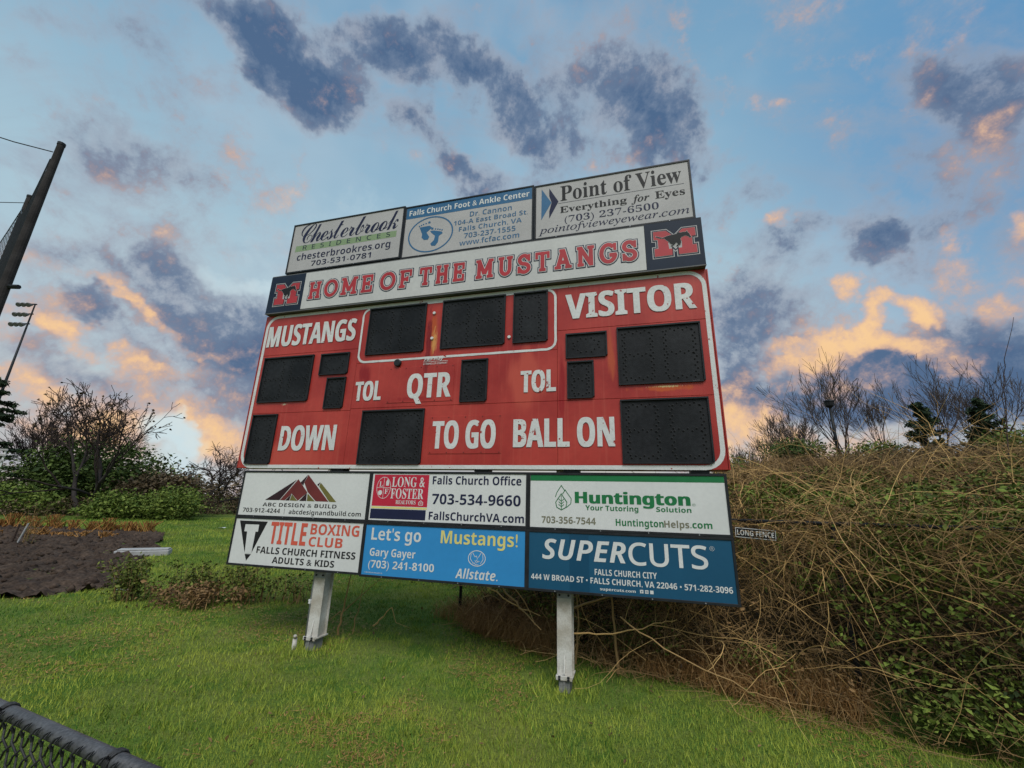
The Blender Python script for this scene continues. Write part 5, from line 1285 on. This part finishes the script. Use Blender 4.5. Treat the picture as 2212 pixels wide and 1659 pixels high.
v, f, t = tubes(L_); o = col_mesh('bank_stalks', v, f, M['stem_brown'], tint=t, kind='stuff'); o['label'] = 'dry stalks standing along the upper bank'; o['category'] = 'stalks'

# ------------------------------------------------------------------ weeds in the field
def weed(x, y, w_, h, seed, label, nst=26, nl=900, name='weed_clump', mat='leaf_dark', size=.045, group='weed clumps left of the posts'):
    g = np.random.default_rng(seed); z = float(height(x, y)); rt = thing(name, label, 'weeds', group, loc=(x, y, z)); ln = []; lf = []
    for k in range(nst):
        a = g.uniform(0, 2 * pi); q = g.random() * w_ / 2; bx, by = x + cos(a) * q * .8, y + sin(a) * q * .4; L = h * g.uniform(.45, 1.1); b2 = g.uniform(0, 2 * pi); le = L * g.uniform(.1, .8)
        pts = [np.array([bx, by, z]), np.array([bx + cos(b2) * le * .2, by + sin(b2) * le * .2, z + L * .5]), np.array([bx + cos(b2) * le * .6, by + sin(b2) * le * .6, z + L * .9]), np.array([bx + cos(b2) * le, by + sin(b2) * le, z + L * (.95 - .3 * (le / L))])]
        ln.append((pts, [.006, .0045, .003, .0015], g.random())); 
        for j in range(nl // nst):
            i = g.integers(0, 3); u = g.random(); lf.append(pts[i] * (1 - u) + pts[i + 1] * u + g.normal(size=3) * np.array([.05, .05, .04]) * (1 + 1.2 * (i == 0)))
    v, f, t = tubes(ln, 4); col_mesh('stems', v, f, M['stem_brown'], tint=t, parent=rt, loc=(x, y, z))
    lf = np.array(lf); lf = lf[lf[:, 2] > z]; v, f = leaf_cloud(lf, size); col_mesh('foliage', v, f, M[mat], tint=np.repeat(np.clip(g.normal(.6, .3, len(lf)), 0, 1), 4), parent=rt, loc=(x, y, z))
weed(-5.55, 6.75, 1.1, .62, 121, 'leafy weed clump in front of the dirt bed, farthest left', 30, 1500)
weed(-4.75, 6.9, 1.3, .50, 122, 'tangled weed clump with arching stems, middle of the row', 34, 1500)
weed(-3.95, 6.9, 1.2, .66, 123, 'weed clump with tall bare stems nearest the left post', 34, 1300)
weed(-4.35, 6.55, 1.6, .28, 124, 'low brownish weeds spreading in front of the tall ones', 40, 1800, mat='leaf_brown')
weed(-3.2, 7.0, .8, .45, 125, 'sparse dry weed behind the left end of the signs', 18, 260)
weed(-4.55, 7.7, .25, .85, 126, 'single tall thin weed stem on the grass slope', 4, 60)
v, f, t = tubes(sum([[([(x + g.normal() * .12, y + g.normal() * .12, float(height(x, y)) + .5 * hh), (x + g.normal() * .1, y + g.normal() * .1, float(height(x, y)) + .02)], [.012, .02], g.random()) for _ in range(16)] for x, y, hh in
    [(-19.3 + i * .24 + g.normal() * .1, 16.75 + g.normal() * .12, g.uniform(.5, 1.1)) for i in range(26)] + [(-14.2 + i * .33, 14.4 + g.normal() * .5, g.uniform(.25, .6)) for i in range(-14, 4)]], []), 3)
o = col_mesh('orange_straw_fringe', v, f, M['straw_far'], tint=t, kind='stuff'); o['label'] = 'orange dry grass tufts along the far edge of the dirt bed'; o['category'] = 'dry grass'

# ------------------------------------------------------------------ field furniture on the left
r = thing('concrete_slab', 'pale grey low concrete block at the corner of the dirt bed', 'slab', mat4=Matrix.Translation((-9.35, 11.6, float(height(-9.35, 11.6)))) @ Matrix.Rotation(radians(28), 4, 'Z'))
part(r, 'block', MB().box(-.55, .55, -.22, .22, -.05, .13, bev=.02), M['stone']); part(r, 'lid', MB().box(-.50, .52, -.19, .19, .1305, .165, bev=.012), M['stone'])
r = thing('wooden_stakes', 'two pale stakes crossed beside a sapling at the left edge of the dirt bed', 'stakes', loc=(-13.7, 12.5, 0))
part(r, 'stake', MB().tube([(-13.80, 12.5, 0), (-13.74, 12.5, .60)], .022, 6), M['bark_warm']); part(r, 'stake', MB().tube([(-13.62, 12.46, 0), (-13.50, 12.5, .62)], .022, 6), M['stone'])
weed(-13.6, 12.7, .5, 1.25, 131, 'thin sapling with sparse leaves between the two pale stakes', 10, 200, name='sapling', group=None)
for i, (x, y) in enumerate(((-10.6, 17.6), (-12.5, 19.4), (-6.0, 7.2))):
    z = float(height(x, y)) + .02; r = thing('paper_scrap', ('small white scrap of paper on the grass below the round bush', 'tiny white scrap of paper in the far grass near the low bush', 'white crumpled scrap in the grass behind the left weeds')[i], 'litter', 'white scraps lying on the grass', loc=(x, y, z))
    k = (.12, .14, .10)[i]; part(r, 'sheet', MB().quad((x - k, y - k * .5, z + .02), (x + k * .1, y - k * .6, z + .05), (x + k * .2, y + k * .5, z + .01), (x - k * .8, y + k * .4, z + .04)).quad((x + k * .1, y - k * .6, z + .05), (x + k, y - k * .3, z + .02), (x + k * .9, y + k * .5, z + .05), (x + k * .2, y + k * .5, z + .01)), M['white'])
r = thing('white_railing', 'white slatted metal railing at the far left edge of the picture', 'railing', mat4=Matrix.Translation((-28.9, 24.0, float(height(-28.9, 24.0)))) @ Matrix.Rotation(radians(25), 4, 'Z'))
for zz in (2.75, 3.05, 3.35): part(r, 'rail', MB().box(-1.6, .35, -.03, .03, zz, zz + .10), M['stone'])
for xx in (-1.5, -.6, .2): part(r, 'post', MB().box(xx, xx + .08, .031, .09, 0, 3.4), M['white'])

# ball-stop poles and net
def wood_pole(x, y, zt, rb, rt_, label):
    r = thing('net_pole', label, 'pole', 'tall dark poles carrying the ball net', loc=(x, y, 0))
    part(r, 'shaft', MB().tube([(x, y, -.2), (x, y, zt * .5), (x, y, zt)], [rb, (rb + rt_) / 2, rt_], 14), M['wood_dark'], smooth=False)
    part(r, 'cap', MB().tube([(x, y, zt + .001), (x, y, zt + .05)], [rt_ * 1.12, rt_ * 1.12], 14), M['frame'])
    part(r, 'eye_bolt', MB().tube([(x + rb * .7, y, 4.6), (x + rb * .7 + .16, y, 4.6)], .035, 6), M['frame'])
    return r
wood_pole(-8.07, 6.0, 7.37, .098, .050, 'nearer and thicker dark wooden net pole at the left edge')
wood_pole(-12.35, 9.0, 8.65, .12, .065, 'farther dark wooden net pole standing behind the nearer one')
A1 = np.array([-8.19, 6.02, 7.25]); A2 = np.array([-12.45, 9.0, 8.5]); A3 = np.array([-22.0, 15.0, 8.9]); A0 = np.array([-11.5, 2.6, 8.6])
def net_between(a, b, sag, bottom, nx, nz):
    ln = []
    def P_(u, v_):
        top_ = a + (b - a) * u; zt = top_[2] - sag * 4 * u * (1 - u); return np.array([top_[0], top_[1], bottom + (zt - bottom) * v_])
    for i in range(nx + 1):
        u = i / nx; ln.append(([P_(u, 0), P_(u, .5), P_(u, 1)], [.0028] * 3, .5))
    for j in range(nz + 1):
        v_ = j / nz; ln.append(([P_(i / 10, v_) for i in range(11)], [.0028 if j < nz else .010] * 11, .5))
    return ln
nt_ = thing('ball_net', 'thin dark ball-stop netting hung between the tall poles at the left', 'net', loc=(float(A2[0]), float(A2[1]), 0))
v, f, t = tubes(net_between(A1 - [0, 0, .15], A2 - [0, 0, .15], .55, .4, 60, 70) + net_between(A2 - [0, 0, .2], A3, .7, .4, 60, 60), 3)
col_mesh('mesh', v, f, M['frame'], parent=nt_, kind='stuff', loc=(nt_['bx'], nt_['by'], 0))
for a, b, sg in ((A1, A0, .7), (A2, np.array([-17.5, 6.5, 9.4]), .8)):
    part(nt_, 'cable', MB().tube([tuple(float(c) for c in (a + (b - a) * u - np.array([0, 0, sg * 4 * u * (1 - u)]))) for u in np.linspace(0, 1, 12)], .009, 5), M['frame'])
# floodlight mast
mx_, my_ = -50.1, 40.0; r = thing('floodlight_mast', 'tall thin floodlight mast with three rows of lamps, far off at the left', 'floodlight', loc=(mx_, my_, 0))
part(r, 'mast', MB().tube([(mx_, my_, 0), (mx_ + .1, my_, 10), (mx_ + .2, my_, 20.2)], [.20, .12, .06], 10), M['frame'], smooth=True)
for k, zz in enumerate((18.0, 19.1, 20.2)):
    bar = part(r, 'crossbar', MB().box(mx_ - 1.05, mx_ + .35, my_ - .06, my_ + .06, zz - .04, zz + .06), M['frame'])
    for j in range(3):
        xx = mx_ - .95 + j * .5
        part(r, 'lamp', MB().tube([(xx, my_ - .15, zz - .12), (xx + .05, my_ - .50, zz - .30)], [.12, .24], 10).tube([(xx + .05, my_ - .505, zz - .302), (xx + .06, my_ - .55, zz - .33)], [.24, .20], 10), M['box'], owner=bar)
# street lamp on the bank
lx, ly = 19.2, 24.5; lz = float(height(lx, ly)); r = thing('street_lamp', 'dark street lamp with a lantern head among the bare trees on the right', 'street lamp', loc=(lx, ly, lz - .1))
part(r, 'pole', MB().tube([(lx, ly, lz - .1), (lx, ly, 7.55)], [.10, .075], 10), M['frame'], smooth=True)
hd = part(r, 'lantern', MB().tube([(lx, ly, 7.56), (lx, ly, 7.66), (lx, ly, 7.90), (lx, ly, 7.93)], [.10, .22, .26, .25], 12), M['frame'])
part(r, 'lantern_cap', MB().tube([(lx, ly, 7.935), (lx, ly, 7.98), (lx, ly, 8.05)], [.30, .28, .10], 12), M['frame'], owner=hd)

# ------------------------------------------------------------------ near fence at the lower left
RZ = .875
c0, c1 = Vector((-1.51, 1.48, RZ)), Vector((-.85, 1.20, RZ)); dr = (c1 - c0).normalized()
a0, a1 = c0 - dr * 1.6, c0 + dr * 1.7
r = thing('near_fence', 'black chain-link fence with a worn round top rail in the lower left corner', 'fence', loc=(a0.x, a0.y, 0))
part(r, 'top_rail', MB().tube([tuple(a0), tuple(a1)], .0185, 20), M['railmetal'], smooth=True)
for a_ in (a0 + dr * .02, a1 - dr * .02): part(r, 'post', MB().tube([(a_.x, a_.y, -.1), (a_.x, a_.y, RZ - .022)], .0215, 12), M['railmetal'], smooth=True)
nn = Vector((-dr.y, dr.x, 0)) * -.022
if nn.y > 0: nn = -nn
lines = []; step = .052
for i in range(66):
    for sg in (1, -1):
        pts = []
        for j in range(33):
            s = i * step + sg * j * step / 2; zz = RZ - .012 - j * .026
            if 0 <= s <= 3.3:
                p = a0 + dr * s; off_ = .023 + .004 * (1 if (j % 2) else -1) * sg
                pts.append((p.x + nn.x / .022 * off_, p.y + nn.y / .022 * off_, zz))
        if len(pts) > 1: lines.append((pts, [.0030] * len(pts), .5))
v, f, t = tubes(lines, 5); col_mesh('wire_mesh', v, f, M['black_vinyl'], parent=r, kind='stuff', loc=(r['bx'], r['by'], 0), smooth=True)
# knuckled wire ends hooked up against the rail
lines = []
for i in range(62):
    p = a0 + dr * (i * step + .01); o1 = nn / .022
    lines.append(([tuple(p + o1 * .022 + Vector((0, 0, -.02))), tuple(p + o1 * .030 + Vector((0, 0, -.004))), tuple(p + dr * .010 + o1 * .027 + Vector((0, 0, .010))), tuple(p + dr * .020 + o1 * .021 + Vector((0, 0, .016))), tuple(p + dr * .013 + o1 * .027 + Vector((0, 0, .002)))], [.0034, .0036, .0034, .003, .002], .5))
v, f, t = tubes(lines, 5); col_mesh('wire_ends', v, f, M['black_vinyl'], parent=r, kind='stuff', loc=(r['bx'], r['by'], 0), smooth=True)
for s in (1.66, 2.22, 2.80, 1.1, .5):
    tie = MB(); p = a0 + dr * s
    for q in (-.007, 0, .007):
        tie.tube([tuple(p + dr * (q + .004 * sin(k * .5)) + Vector((-dr.y * cos(k * pi / 8), dr.x * cos(k * pi / 8), sin(k * pi / 8))) * .0215) for k in range(17)], .0032, 5)
    part(r, 'wire_tie', tie, M['black_vinyl'], smooth=True)
